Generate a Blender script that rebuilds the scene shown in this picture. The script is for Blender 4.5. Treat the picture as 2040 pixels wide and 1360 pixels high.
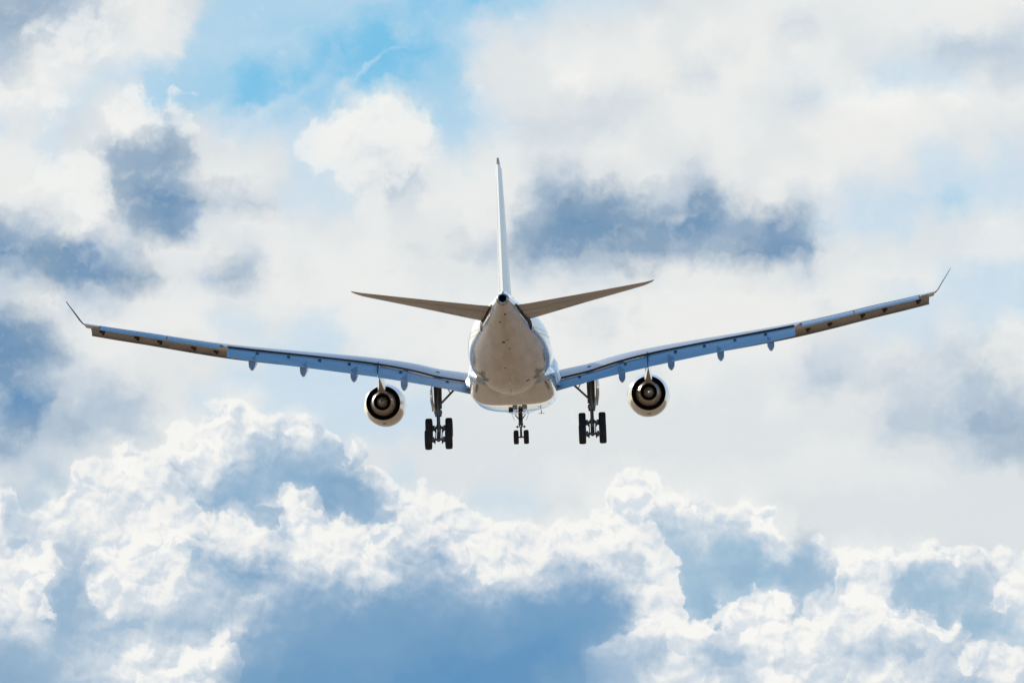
import bpy, bmesh, math, random
from mathutils import Vector, Matrix

scene = bpy.context.scene
for _o in list(bpy.data.objects):
    bpy.data.objects.remove(_o, do_unlink=True)
C = scene.collection
rad = math.radians

# ------------------------------------------------------------------ camera
EPS = rad(7.0)                       # the lens looks up this much towards the landing aircraft
cam_d = bpy.data.cameras.new("camera")
cam = bpy.data.objects.new("camera", cam_d)
C.objects.link(cam)
cam.location = (0, 0, 1.7)
cam.rotation_euler = (rad(90) + EPS, 0, 0)
cam_d.sensor_width = 36.0
cam_d.lens = 36.0 * 10543.6 / 2040.0
cam_d.clip_start = 1.0
cam_d.clip_end = 60000.0
scene.camera = cam

# ------------------------------------------------------------------ sun
SUN_EL, SUN_AZ = 19.0, -28.0         # degrees; azimuth from straight ahead, negative = left
sd = Vector((math.sin(rad(SUN_AZ)) * math.cos(rad(SUN_EL)), math.cos(rad(SUN_AZ)) * math.cos(rad(SUN_EL)), math.sin(rad(SUN_EL))))
sun_d = bpy.data.lights.new("sun", 'SUN')
sun_d.energy = 4.6
sun_d.angle = rad(0.5)
sun_d.color = (1.0, 0.93, 0.82)
sun = bpy.data.objects.new("sun", sun_d)
C.objects.link(sun)
sun.location = (-60, 60, 90)
sun.rotation_euler = sd.to_track_quat('Z', 'Y').to_euler()

scene.view_settings.view_transform = 'Standard'
scene.view_settings.look = 'None'
scene.view_settings.exposure = 0.0
scene.view_settings.gamma = 1.0
scene.render.engine = 'CYCLES'
scene.cycles.max_bounces = 6
scene.cycles.diffuse_bounces = 3
scene.cycles.glossy_bounces = 3
scene.cycles.use_denoising = True

# ------------------------------------------------------------------ sky: sky texture + node-built clouds
world = bpy.data.worlds.new("World")
scene.world = world
world.use_nodes = True
world.cycles.sampling_method = 'MANUAL'
world.cycles.sample_map_resolution = 512
NT = world.node_tree
NT.nodes.clear()


class N:
    """a value or vector in the sky's node tree; arithmetic makes nodes"""
    def __init__(s, sock): s.s = sock
    def __add__(a, b): return m('ADD', a, b)
    def __radd__(a, b): return m('ADD', b, a)
    def __sub__(a, b): return m('SUBTRACT', a, b)
    def __rsub__(a, b): return m('SUBTRACT', b, a)
    def __mul__(a, b): return m('MULTIPLY', a, b)
    def __rmul__(a, b): return m('MULTIPLY', b, a)
    def __truediv__(a, b): return m('DIVIDE', a, b)


def put(sock, v):
    if isinstance(v, N): NT.links.new(v.s, sock)
    else: sock.default_value = v


def m(op, *args, clamp=False):
    n = NT.nodes.new('ShaderNodeMath'); n.operation = op; n.use_clamp = clamp
    for i, a in enumerate(args): put(n.inputs[i], a)
    return N(n.outputs[0])


def clamp01(a): return m('ADD', a, 0.0, clamp=True)
def mx(a, b): return m('MAXIMUM', a, b)
def mn(a, b): return m('MINIMUM', a, b)


def step(a, lo, hi, t0=0.0, t1=1.0):
    n = NT.nodes.new('ShaderNodeMapRange'); n.interpolation_type = 'SMOOTHSTEP'
    put(n.inputs[0], a); n.inputs[1].default_value = lo; n.inputs[2].default_value = hi
    n.inputs[3].default_value = t0; n.inputs[4].default_value = t1
    return N(n.outputs[0])


def lin(a, lo, hi, t0=0.0, t1=1.0):
    n = NT.nodes.new('ShaderNodeMapRange'); put(n.inputs[0], a)
    n.inputs[1].default_value = lo; n.inputs[2].default_value = hi
    n.inputs[3].default_value = t0; n.inputs[4].default_value = t1
    return N(n.outputs[0])


def vm(op, *args):
    n = NT.nodes.new('ShaderNodeVectorMath'); n.operation = op
    k = 0
    for a in args:
        if op == 'SCALE' and k == 1: put(n.inputs['Scale'], a)
        else: put(n.inputs[k], a)
        k += 1
    return N(n.outputs['Value'] if op in ('LENGTH', 'DOT_PRODUCT') else n.outputs[0])


def vec(x, y, z=0.0):
    n = NT.nodes.new('ShaderNodeCombineXYZ')
    for i, a in enumerate((x, y, z)): put(n.inputs[i], a)
    return N(n.outputs[0])


def sep(v):
    n = NT.nodes.new('ShaderNodeSeparateXYZ'); put(n.inputs[0], v)
    return [N(o) for o in n.outputs]


def noise(v, scale, detail=6.0, rough=0.55, dist=0.0, lac=2.0, color=False, dims='2D'):
    n = NT.nodes.new('ShaderNodeTexNoise'); n.noise_dimensions = dims
    put(n.inputs['Vector'], v); n.inputs['Scale'].default_value = scale
    n.inputs['Detail'].default_value = detail; n.inputs['Roughness'].default_value = rough
    n.inputs['Lacunarity'].default_value = lac; n.inputs['Distortion'].default_value = dist
    return N(n.outputs['Color'] if color else n.outputs[0])


def voro(v, scale, detail=3.0, rough=0.5, smooth=0.6):
    n = NT.nodes.new('ShaderNodeTexVoronoi'); n.voronoi_dimensions = '2D'; n.feature = 'SMOOTH_F1'
    put(n.inputs['Vector'], v); n.inputs['Scale'].default_value = scale
    n.inputs['Detail'].default_value = detail; n.inputs['Roughness'].default_value = rough
    n.inputs['Smoothness'].default_value = smooth; n.normalize = True
    return N(n.outputs['Distance'])


def mixc(f, a, b):
    n = NT.nodes.new('ShaderNodeMix'); n.data_type = 'RGBA'
    put(n.inputs[0], f)
    for i, c in ((6, a), (7, b)):
        if isinstance(c, N): NT.links.new(c.s, n.inputs[i])
        else: n.inputs[i].default_value = (*c, 1)
    return N(n.outputs[2])


def srgb(r, g, b):
    return tuple((c / 255 / 12.92) if c < 10.3 else ((c / 255 + 0.055) / 1.055) ** 2.4 for c in (r, g, b))


def blobs(v, rows):
    """sum of soft ellipses: rows of (x, y, rx, ry, angle, strength); v carries z = 1"""
    acc = None
    for (x, y, rx, ry, ang, st) in rows:
        c, s = math.cos(rad(ang)), math.sin(rad(ang))
        a = vm('DOT_PRODUCT', v, (c / rx, s / rx, -(c * x + s * y) / rx))
        b = vm('DOT_PRODUCT', v, (-s / ry, c / ry, (s * x - c * y) / ry))
        e = step(m('SQRT', m('MULTIPLY_ADD', a, a, b * b)), 1.0, 0.0, 0.0, st)
        acc = e if acc is None else acc + e
    return acc


def turned(v, ang, sx, sy):
    c, s = math.cos(rad(ang)), math.sin(rad(ang))
    return vec(vm('DOT_PRODUCT', v, (c * sx, s * sx, 0)), vm('DOT_PRODUCT', v, (-s * sy, c * sy, 0)))


def curve(a, pts, lo, hi, ylo, yhi):
    """piecewise curve through pts"""
    n = NT.nodes.new('ShaderNodeFloatCurve')
    cu = n.mapping.curves[0]
    P = [((x - lo) / (hi - lo), (y - ylo) / (yhi - ylo)) for x, y in pts]
    n.mapping.extend = 'HORIZONTAL'
    cu.points[0].location = P[0]; cu.points[1].location = P[-1]
    for p in P[1:-1]: cu.points.new(*p)
    for p in cu.points: p.handle_type = 'AUTO_CLAMPED'
    n.mapping.update()
    put(n.inputs['Value'], lin(a, lo, hi))
    return lin(N(n.outputs[0]), 0, 1, ylo, yhi)

# the colours of the sky, cloud light and shade included, on a coarse net, half a unit apart: rows from top to bottom
TONES = [(248, 247, 242), (236, 237, 235), (224, 228, 229), (205, 215, 224), (180, 197, 213), (150, 174, 197), (125, 155, 183), (106, 145, 182), (82, 138, 185), (202, 221, 235), (164, 207, 233), (122, 194, 231), (152, 183, 208)]
NET = [
    [5, 5, 5, 4, 3, 1, 1, 2, 3, 9, 9, 9, 10, 9, 9, 9, 10, 11, 10, 11, 10, 10, 9, 9, 9, 9, 3, 2, 2, 2, 1, 1, 1, 1, 1, 1, 1, 1, 1, 1, 1, 1],
    [5, 5, 4, 4, 3, 2, 1, 1, 9, 10, 10, 9, 10, 9, 10, 11, 10, 10, 10, 9, 2, 9, 2, 2, 2, 2, 1, 2, 1, 1, 1, 2, 3, 2, 2, 1, 1, 1, 1, 1, 2, 3],
    [4, 2, 1, 2, 2, 1, 1, 2, 10, 10, 10, 9, 10, 10, 11, 11, 11, 10, 9, 9, 2, 2, 1, 1, 1, 1, 1, 2, 1, 2, 1, 2, 1, 1, 2, 2, 2, 3, 4, 4, 4, 3],
    [3, 2, 1, 1, 9, 9, 10, 10, 10, 10, 11, 11, 11, 10, 10, 11, 11, 10, 9, 2, 2, 2, 1, 0, 1, 1, 1, 2, 3, 1, 1, 1, 1, 1, 2, 9, 9, 9, 9, 2, 3, 3],
    [1, 1, 1, 9, 2, 1, 10, 10, 10, 10, 11, 9, 10, 9, 1, 0, 1, 9, 10, 9, 2, 2, 2, 2, 3, 3, 2, 1, 1, 1, 2, 2, 3, 1, 0, 0, 0, 1, 0, 1, 1, 1],
    [9, 2, 9, 3, 2, 0, 0, 4, 2, 9, 9, 9, 9, 1, 0, 1, 1, 1, 10, 9, 9, 3, 3, 3, 3, 2, 2, 1, 1, 1, 1, 2, 1, 1, 1, 1, 1, 1, 2, 2, 2, 2],
    [1, 1, 9, 2, 3, 5, 5, 6, 2, 2, 2, 2, 9, 1, 2, 3, 2, 1, 9, 2, 1, 2, 2, 2, 1, 1, 2, 2, 2, 1, 2, 2, 2, 1, 1, 1, 2, 9, 9, 2, 9, 3],
    [1, 1, 1, 1, 2, 5, 5, 4, 2, 1, 1, 2, 9, 9, 2, 2, 4, 2, 1, 1, 1, 2, 4, 3, 2, 2, 1, 3, 3, 1, 2, 1, 1, 1, 2, 2, 2, 9, 9, 9, 9, 9],
    [1, 1, 1, 1, 2, 6, 7, 7, 5, 3, 4, 3, 9, 9, 9, 1, 3, 1, 1, 1, 1, 3, 5, 6, 6, 5, 4, 3, 6, 4, 1, 1, 3, 2, 9, 9, 9, 9, 10, 9, 9, 2],
    [6, 4, 3, 1, 1, 4, 6, 7, 3, 2, 1, 1, 2, 2, 2, 1, 2, 2, 2, 1, 2, 5, 6, 7, 7, 6, 6, 7, 7, 5, 5, 7, 5, 9, 9, 9, 9, 2, 2, 2, 1, 2],
    [7, 7, 6, 7, 4, 3, 2, 1, 1, 2, 3, 1, 1, 1, 1, 1, 2, 2, 2, 3, 4, 6, 7, 6, 6, 6, 6, 5, 5, 5, 6, 7, 7, 2, 2, 2, 2, 2, 2, 1, 1, 1],
    [4, 4, 6, 7, 7, 6, 5, 2, 3, 5, 4, 1, 2, 1, 1, 1, 1, 2, 2, 2, 2, 3, 2, 3, 3, 2, 2, 1, 1, 1, 2, 2, 3, 2, 1, 1, 1, 1, 9, 9, 9, 9],
    [3, 2, 1, 4, 4, 2, 1, 1, 1, 2, 2, 1, 1, 1, 1, 1, 1, 1, 1, 1, 1, 1, 1, 1, 1, 1, 1, 1, 1, 1, 1, 1, 1, 1, 1, 2, 9, 9, 9, 9, 9, 10],
    [7, 6, 4, 1, 1, 1, 1, 1, 1, 9, 9, 2, 9, 9, 1, 1, 1, 1, 1, 1, 1, 1, 1, 2, 2, 1, 1, 1, 1, 1, 1, 1, 1, 2, 2, 9, 9, 9, 2, 9, 1, 1],
    [7, 7, 6, 3, 1, 1, 2, 2, 2, 2, 2, 9, 9, 9, 2, 1, 1, 1, 1, 1, 1, 1, 1, 1, 1, 1, 1, 1, 1, 1, 1, 1, 2, 3, 3, 2, 2, 3, 3, 2, 2, 1],
    [7, 5, 4, 3, 3, 2, 2, 2, 2, 9, 9, 9, 9, 9, 9, 9, 2, 2, 1, 1, 1, 1, 1, 1, 1, 2, 2, 1, 1, 2, 2, 2, 3, 4, 3, 3, 3, 3, 3, 4, 2, 2],
    [5, 8, 5, 3, 4, 4, 3, 2, 9, 1, 1, 9, 9, 9, 9, 9, 9, 9, 2, 2, 2, 2, 2, 2, 2, 2, 2, 2, 2, 2, 2, 1, 2, 2, 2, 2, 3, 3, 3, 4, 4, 4],
    [4, 7, 4, 5, 4, 4, 3, 1, 1, 1, 0, 1, 0, 9, 9, 9, 9, 9, 2, 2, 2, 2, 2, 2, 2, 2, 2, 2, 2, 2, 2, 2, 2, 2, 2, 3, 4, 4, 4, 5, 5, 5],
    [7, 4, 3, 3, 2, 0, 2, 0, 0, 0, 4, 12, 2, 12, 1, 2, 2, 2, 2, 2, 2, 2, 2, 2, 2, 2, 2, 2, 2, 2, 2, 2, 1, 1, 1, 2, 2, 2, 3, 4, 5, 5],
    [3, 3, 12, 1, 2, 0, 1, 4, 1, 12, 12, 12, 12, 12, 7, 1, 9, 2, 2, 2, 2, 2, 1, 1, 1, 0, 1, 1, 1, 1, 1, 1, 1, 1, 1, 1, 1, 1, 2, 2, 2, 2],
    [0, 12, 0, 0, 1, 1, 1, 3, 12, 12, 12, 0, 1, 7, 7, 3, 1, 1, 1, 9, 9, 9, 2, 2, 0, 0, 1, 0, 0, 1, 0, 2, 2, 2, 2, 2, 2, 2, 2, 2, 2, 2],
    [1, 4, 1, 1, 1, 1, 0, 0, 1, 0, 0, 12, 0, 1, 1, 4, 2, 2, 2, 1, 0, 1, 0, 0, 1, 0, 4, 3, 2, 4, 2, 0, 2, 2, 2, 2, 2, 2, 2, 2, 2, 2],
    [4, 0, 0, 5, 1, 0, 1, 1, 12, 5, 2, 4, 0, 0, 1, 1, 4, 4, 2, 0, 1, 1, 1, 1, 1, 4, 0, 12, 3, 12, 12, 0, 7, 1, 0, 0, 0, 0, 2, 2, 2, 2],
    [0, 0, 1, 5, 0, 0, 1, 2, 4, 12, 7, 5, 4, 5, 3, 1, 4, 5, 5, 4, 2, 2, 4, 5, 3, 2, 1, 3, 4, 4, 12, 12, 12, 12, 0, 0, 12, 4, 4, 5, 0, 0],
    [0, 1, 5, 5, 1, 1, 1, 3, 4, 5, 2, 4, 5, 5, 6, 6, 6, 5, 5, 5, 4, 7, 7, 7, 7, 7, 1, 2, 12, 0, 0, 0, 0, 1, 0, 0, 2, 5, 4, 4, 2, 0],
    [2, 1, 4, 5, 4, 4, 1, 4, 4, 0, 5, 5, 5, 6, 7, 7, 7, 7, 7, 7, 7, 8, 8, 8, 7, 3, 2, 0, 1, 0, 0, 0, 1, 0, 1, 2, 1, 1, 1, 5, 12, 2],
    [6, 5, 3, 3, 4, 0, 0, 1, 0, 2, 5, 5, 7, 7, 7, 7, 7, 7, 8, 7, 8, 8, 8, 7, 3, 4, 5, 0, 4, 5, 1, 0, 0, 1, 4, 4, 5, 4, 5, 1, 1, 2],
    [7, 6, 5, 4, 3, 1, 1, 0, 1, 6, 7, 7, 7, 8, 8, 7, 8, 8, 8, 8, 8, 7, 5, 5, 4, 4, 1, 2, 0, 4, 1, 0, 0, 0, 1, 0, 1, 2, 5, 5, 2, 4],
]
for _r in range(5):
    for _c in range(8, 19):
        if NET[_r][_c] == 9: NET[_r][_c] = 10
        elif NET[_r][_c] == 10 and _c > 9 and _r > 1: NET[_r][_c] = 11 if (_r + _c) % 2 else 10
_T = [[srgb(*TONES[q]) for q in row] for row in NET]
_H, _W = len(_T), len(_T[0])
_K = ((0.01, 0.04, 0.01), (0.04, 0.80, 0.04), (0.01, 0.04, 0.01))
TAB = [[tuple(sum(_K[b + 1][a + 1] * _T[min(max(j + b, 0), _H - 1)][min(max(i + a, 0), _W - 1)][ch] for a in (-1, 0, 1) for b in (-1, 0, 1))
        for ch in range(3)) for i in range(_W)] for j in range(_H)]


def net(v):
    """look the net up at v, straight-line blended both ways"""
    vx, vy, _q = sep(v)
    u = lin(vx, 0.0, 20.5)
    yk = vy * 2.0
    cc = NT.nodes.new('ShaderNodeCombineColor')
    for i in range(3): put(cc.inputs[i], u)
    acc = None
    for k, row in enumerate(TAB):
        n = NT.nodes.new('ShaderNodeRGBCurve')
        n.mapping.use_clip = False
        for ch in range(3):
            cu = n.mapping.curves[ch]
            P_ = [(i / (len(row) - 1), q[ch]) for i, q in enumerate(row)]
            cu.points[0].location = P_[0]; cu.points[1].location = P_[-1]
            for p in P_[1:-1]: cu.points.new(*p)
            for p in cu.points: p.handle_type = 'AUTO_CLAMPED'
        n.mapping.update()
        NT.links.new(cc.outputs[0], n.inputs['Color'])
        c = N(n.outputs[0])
        acc = c if acc is None else mixc(clamp01(yk - (k - 1.0)), acc, c)
    return acc


tc = NT.nodes.new('ShaderNodeTexCoord')
DIR = N(tc.outputs['Generated'])
rot = NT.nodes.new('ShaderNodeVectorRotate'); rot.rotation_type = 'X_AXIS'
put(rot.inputs['Vector'], DIR); rot.inputs['Angle'].default_value = -EPS
dx, dy, dz = sep(N(rot.outputs[0]))
fwd = mx(dy, 0.02)
K = 105.436
U = dx / fwd
W = dz / fwd
# a flat chart of the part of the sky seven degrees up: 1 unit is about half a degree
P = vec(U * K + 10.2, 6.8 - W * K, 1.0)

WHITE = srgb(234, 236, 236)
HOT = srgb(249, 249, 244)
BLUE = srgb(112, 190, 232)
PALE = srgb(196, 220, 236)

# warps shared by the layers
P7 = vm('ADD', P, (31.7, 12.3, 0.0))
w1 = vec(noise(P, 0.55, 3.0, 0.5) - 0.5, noise(P7, 0.55, 3.0, 0.5) - 0.5)
w3 = vec(noise(P, 1.5, 5.0, 0.50) - 0.5, noise(P7, 1.5, 5.0, 0.50) - 0.5)
w2 = vec(noise(P, 2.6, 7.0, 0.62) - 0.5, noise(P7, 2.6, 7.0, 0.62) - 0.5)
Pa = vm('ADD', P, vm('SCALE', w1, 1.3))
Ps = vm('ADD', Pa, vm('SCALE', w2, 0.28))
Pb = vm('ADD', vm('ADD', P, vm('SCALE', w3, 0.9)), vm('SCALE', w2, 0.22))

px, py, _z = sep(P)

hgt0 = noise(vm('ADD', P, vm('SCALE', w3, 0.5)), 1.15, 7.0, 0.50)
Pl = vm('ADD', P, (-0.07, -0.16, 0))
hgt1 = noise(vm('ADD', Pl, vm('SCALE', w3, 0.5)), 1.15, 7.0, 0.50)

# --- high veil: pale blue haze, whiter cloud bodies and the blue gaps
holes = blobs(Pa, [
    (6.3, 1.5, 4.2, 1.9, -14, 0.80), (8.2, 0.8, 2.6, 1.7, 0, 0.42), (10.4, 0.1, 2.2, 0.9, 5, 0.6), (5.0, 1.0, 2.2, 1.2, 0, 0.25),
    (6.0, 2.0, 1.8, 0.9, -20, 0.25), (8.0, 1.6, 1.6, 0.9, 0, 0.3), (9.2, 2.4, 1.0, 1.8, 10, 0.3),
    (18.3, 3.9, 2.8, 0.9, -10, 0.38), (16.0, 4.4, 2.0, 0.6, -12, 0.15), (18.9, 1.0, 2.8, 0.7, -16, 0.22), (19.9, 5.7, 1.6, 0.8, 0, 0.15),
    (16.6, 1.9, 1.4, 0.4, -14, 0.2), (8.9, 9.7, 2.2, 0.7, 14, 0.25), (6.2, 7.5, 2.4, 0.9, 0, 0.25),
    (17.0, 10.7, 3.2, 0.5, 0, 0.25), (19.9, 11.2, 1.4, 0.35, 0, 0.5), (0.9, 9.7, 1.3, 0.6, 0, 0.3), (10.4, 10.3, 1.6, 0.5, 10, 0.3)])
bodies = blobs(Pa, [
    (2.6, 3.5, 2.6, 2.6, 0, 0.7), (4.7, 4.7, 2.6, 1.5, 0, 0.55), (1.5, 0.8, 3.8, 1.5, -15, 0.6), (0.5, 1.9, 1.9, 1.2, 0, 0.5), (0.3, 3.8, 1.7, 1.4, 0, 0.5),
    (12.8, 1.6, 3.8, 2.3, -20, 0.8), (18.2, 2.5, 4.2, 1.5, -5, 0.8), (14.5, 3.4, 4.0, 1.6, 0, 0.6), (15.5, 0.6, 4.0, 1.0, -10, 0.5), (19.5, 0.2, 2.0, 0.8, 0, 0.5),
    (9.2, 4.6, 2.6, 1.8, -20, 0.75), (14.6, 5.9, 5.6, 1.7, 0, 0.8), (8.2, 6.2, 4.4, 1.5, 0, 0.75), (3.8, 6.3, 3.2, 1.1, 0, 0.65), (12.2, 6.8, 4.0, 1.5, 0, 0.5),
    (15.2, 9.6, 6.4, 1.7, 0, 0.8), (11.4, 8.6, 3.0, 1.5, 0, 0.45), (18.4, 7.4, 3.2, 2.4, 0, 0.6), (2.8, 7.4, 3.2, 1.4, 0, 0.6), (1.6, 9.3, 2.6, 1.0, -20, 0.6),
    (15.9, 7.0, 2.2, 1.6, 0, 0.4), (6.2, 5.6, 2.0, 1.2, 0, 0.5), (7.7, 3.7, 1.7, 1.5, 0, 0.6)])
streak = noise(turned(Pa, -20, 0.30, 0.85), 0.9, 5.0, 0.50)
wisp = noise(turned(Ps, -34, 0.40, 1.9), 1.0, 6.0, 0.58)
veil = 0.66 + bodies * 0.36 - holes * 0.92 + (streak - 0.5) * 0.85 + (wisp - 0.5) * 0.24
cir = blobs(vm('ADD', P, vm('SCALE', w2, 0.35)), [(7.35, 1.28, 0.62, 0.09, -42, 0.55), (6.9, 1.65, 0.7, 0.22, -48, 0.35), (5.9, 1.9, 1.5, 0.22, -32, 0.35), (5.3, 2.15, 0.8, 0.15, -30, 0.3), (5.2, 0.9, 1.3, 0.35, -10, 0.2), (7.9, 1.0, 0.5, 0.05, -10, 0.3)])
veil = veil + cir
sky_c = mixc(step(veil, -0.12, 0.62), BLUE, srgb(199, 220, 236))
sky_c = mixc(step(veil, 0.42, 0.98), sky_c, srgb(233, 235, 236))
sky_c = mixc(step(veil, 0.88, 1.25), sky_c, srgb(241, 241, 236))

Pc = vm('ADD', vm('ADD', P, vm('SCALE', w3, 0.35)), vm('SCALE', w2, 0.16))
cau = 1.0 - voro(Pc, 1.25, 4.0, 0.52, 0.45)
cau1 = 1.0 - voro(vm('ADD', Pc, (-0.05, -0.12, 0)), 1.25, 4.0, 0.52, 0.45)

# --- middle layer: soft clouds, bright where thin and blue grey where thick
grit = noise(Ps, 1.5, 9.0, 0.58)
grit2 = noise(vm('ADD', P7, vm('SCALE', w3, 0.8)), 0.95, 8.0, 0.56)
mid = blobs(Pb, [
    # dark cores and their pale skirts
    (2.9, 3.2, 1.7, 1.5, 0, 0.5), (3.1, 3.9, 1.7, 1.15, 10, 0.75), (2.9, 2.7, 1.1, 0.8, 0, 0.35), (4.4, 3.95, 1.8, 0.6, 6, 0.4), (3.6, 3.1, 1.0, 1.0, 0, 0.3),
    (1.6, 5.1, 2.6, 1.0, 14, 0.85), (0.2, 4.8, 1.8, 0.9, 0, 0.55), (2.3, 5.4, 1.5, 0.7, 8, 0.45), (4.8, 5.3, 1.2, 0.8, 0, 0.55),
    (13.2, 4.5, 4.2, 1.3, 3, 0.8), (11.2, 4.0, 1.6, 1.2, 0, 0.5), (13.9, 3.9, 1.4, 1.0, 0, 0.45), (15.6, 4.9, 1.8, 0.8, 0, 0.65), (12.6, 4.0, 1.2, .8, 0, .2), (11.0, 4.9, 1.8, 0.6, -10, 0.35),
    (16.2, 4.4, 0.5, 0.7, 0, 0.45),
    (0.2, 6.9, 2.2, 1.5, 20, 0.85), (0.2, 8.6, 2.0, 1.5, 0, 1.05), (2.2, 8.0, 2.2, 1.0, 0, 0.5), (0.3, 0.3, 3.6, 1.3, -12, 0.55), (0.0, 1.3, 1.2, 1.0, 0, 0.4),
    (19.0, 7.9, 2.6, 1.9, 0, 0.42), (19.6, 8.5, 3.0, 0.8, -12, 0.42), (17.0, 7.5, 1.9, 0.9, 15, 0.32), (19.6, 7.2, 1.8, 1.2, 0, 0.25),
    (7.7, 3.4, 0.8, 1.2, -35, 0.42), (12.3, 6.5, 1.2, 0.7, 0, 0.22), (9.1, 5.0, 1.3, 0.8, 0, 0.3)])
midT = mid * 1.15 + (grit - 0.5) * 0.35 + (grit2 - 0.5) * 1.15 - (hgt0 - hgt1) * 0.4 - (cau - cau1) * 0.8 + (cau - 0.6) * 0.4
mcol = mixc(step(midT, 0.12, 0.62), srgb(240, 240, 238), srgb(186, 199, 213))
mcol = mixc(step(midT, 0.46, 1.20), mcol, srgb(118, 150, 182))
sky_c = mixc(step(midT, -0.05, 0.45), sky_c, mcol)

# white torn puffs in front of them
puff = blobs(Pb, [
    (7.4, 2.95, 1.9, 1.5, 10, 0.85), (7.8, 2.6, 1.3, 1.1, 0, 0.4), (6.6, 2.8, 1.1, 0.9, 0, 0.35), (2.6, 2.3, 0.9, 0.9, 0, 0.85), (3.5, 2.45, 0.7, 0.6, 30, 0.6), (1.7, 3.9, 1.0, 1.5, 10, 0.75),
    (3.8, 1.85, 0.65, 0.25, -8, 0.55), (1.6, 0.6, 2.9, 1.0, -20, 0.5), (0.7, 2.0, 1.4, 0.8, 0, 0.5), (0.9, 3.3, 1.2, 0.8, 0, 0.4)])
puT = puff + (grit - 0.5) * 1.1 + (cau - 0.6) * 0.7
sky_c = mixc(step(puT, 0.22, 0.66) * step(mid, 0.9, 0.35), sky_c, mixc(step(puT, 0.5, 1.15), srgb(246, 247, 246), srgb(233, 234, 234)))

# --- pull all of it to the coarse layout, keeping the torn edges
G1 = net(vm('ADD', vm('ADD', P, vm('SCALE', w3, 0.55)), vm('SCALE', w2, 0.42)))
sc_ = NT.nodes.new('ShaderNodeSeparateColor'); NT.links.new(G1.s, sc_.inputs[0])
Gr = N(sc_.outputs[0])
sky_c = mixc(step(py, 6.0, 9.0, 0.80, 0.95), sky_c, G1)
sky_c = mixc(cir * 0.6, sky_c, srgb(222, 234, 242))
sky_c = mixc(step(puT, 0.30, 0.62) * step(mid, 0.7, 0.25) * 0.55, sky_c, srgb(243, 244, 242))
fine = (hgt0 - hgt1) * 0.5 + (cau - cau1) * 1.0 + (grit - 0.5) * 0.16 + (wisp - 0.5) * 0.10
fine = fine * clamp01(0.10 + mid * 0.9 + puff * 0.55)
sky_c = mixc(clamp01(fine), sky_c, srgb(250, 250, 246))
sky_c = mixc(clamp01(fine * -1.0), sky_c, srgb(150, 178, 208))

# a strip of sky painted duller for the lit crests to stand against
sky_c = mixc(step(py, 7.8, 9.8) * 0.34, sky_c, srgb(213, 222, 228))

# --- the cumulus bank: ridges from back to front, each painted bright along its crest and shaded blue deeper down
relief = (hgt0 - hgt1) * 0.9 + (cau - cau1) * 1.7 + (cau - 0.6) * 0.35  # offset height differences painted as light from above on the billows
def lobes(v, ky, off, nz, k):
    # stacked billows: bright on each crest, darker below it until the next crest starts
    q = ky + nz * k + off
    f = m('FRACT', q)
    return step(f, 0.0, 0.10) * (1.0 - f)


Pr = vm('ADD', vm('ADD', P, vm('SCALE', w3, 0.6)), vm('SCALE', w2, 0.14))
rx, ry, _z = sep(Pr)
bump = (cau - 0.6) * 1.0
w3len = noise(P7, 0.9, 2.0, 0.5) * 2.2 + bump * 0.4

nzl = noise(P, 0.62, 2.0, 0.5)
lob1 = lobes(Pr, ry * 0.62 + rx * 0.10, 0.15, nzl, 2.6) 
lob2 = lobes(Pr, ry * 0.55 - rx * 0.28, 0.35, w3len, 1.6)
relief = relief + (lob1 + lob2 * 0.5 - 0.70) * 0.22

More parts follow.
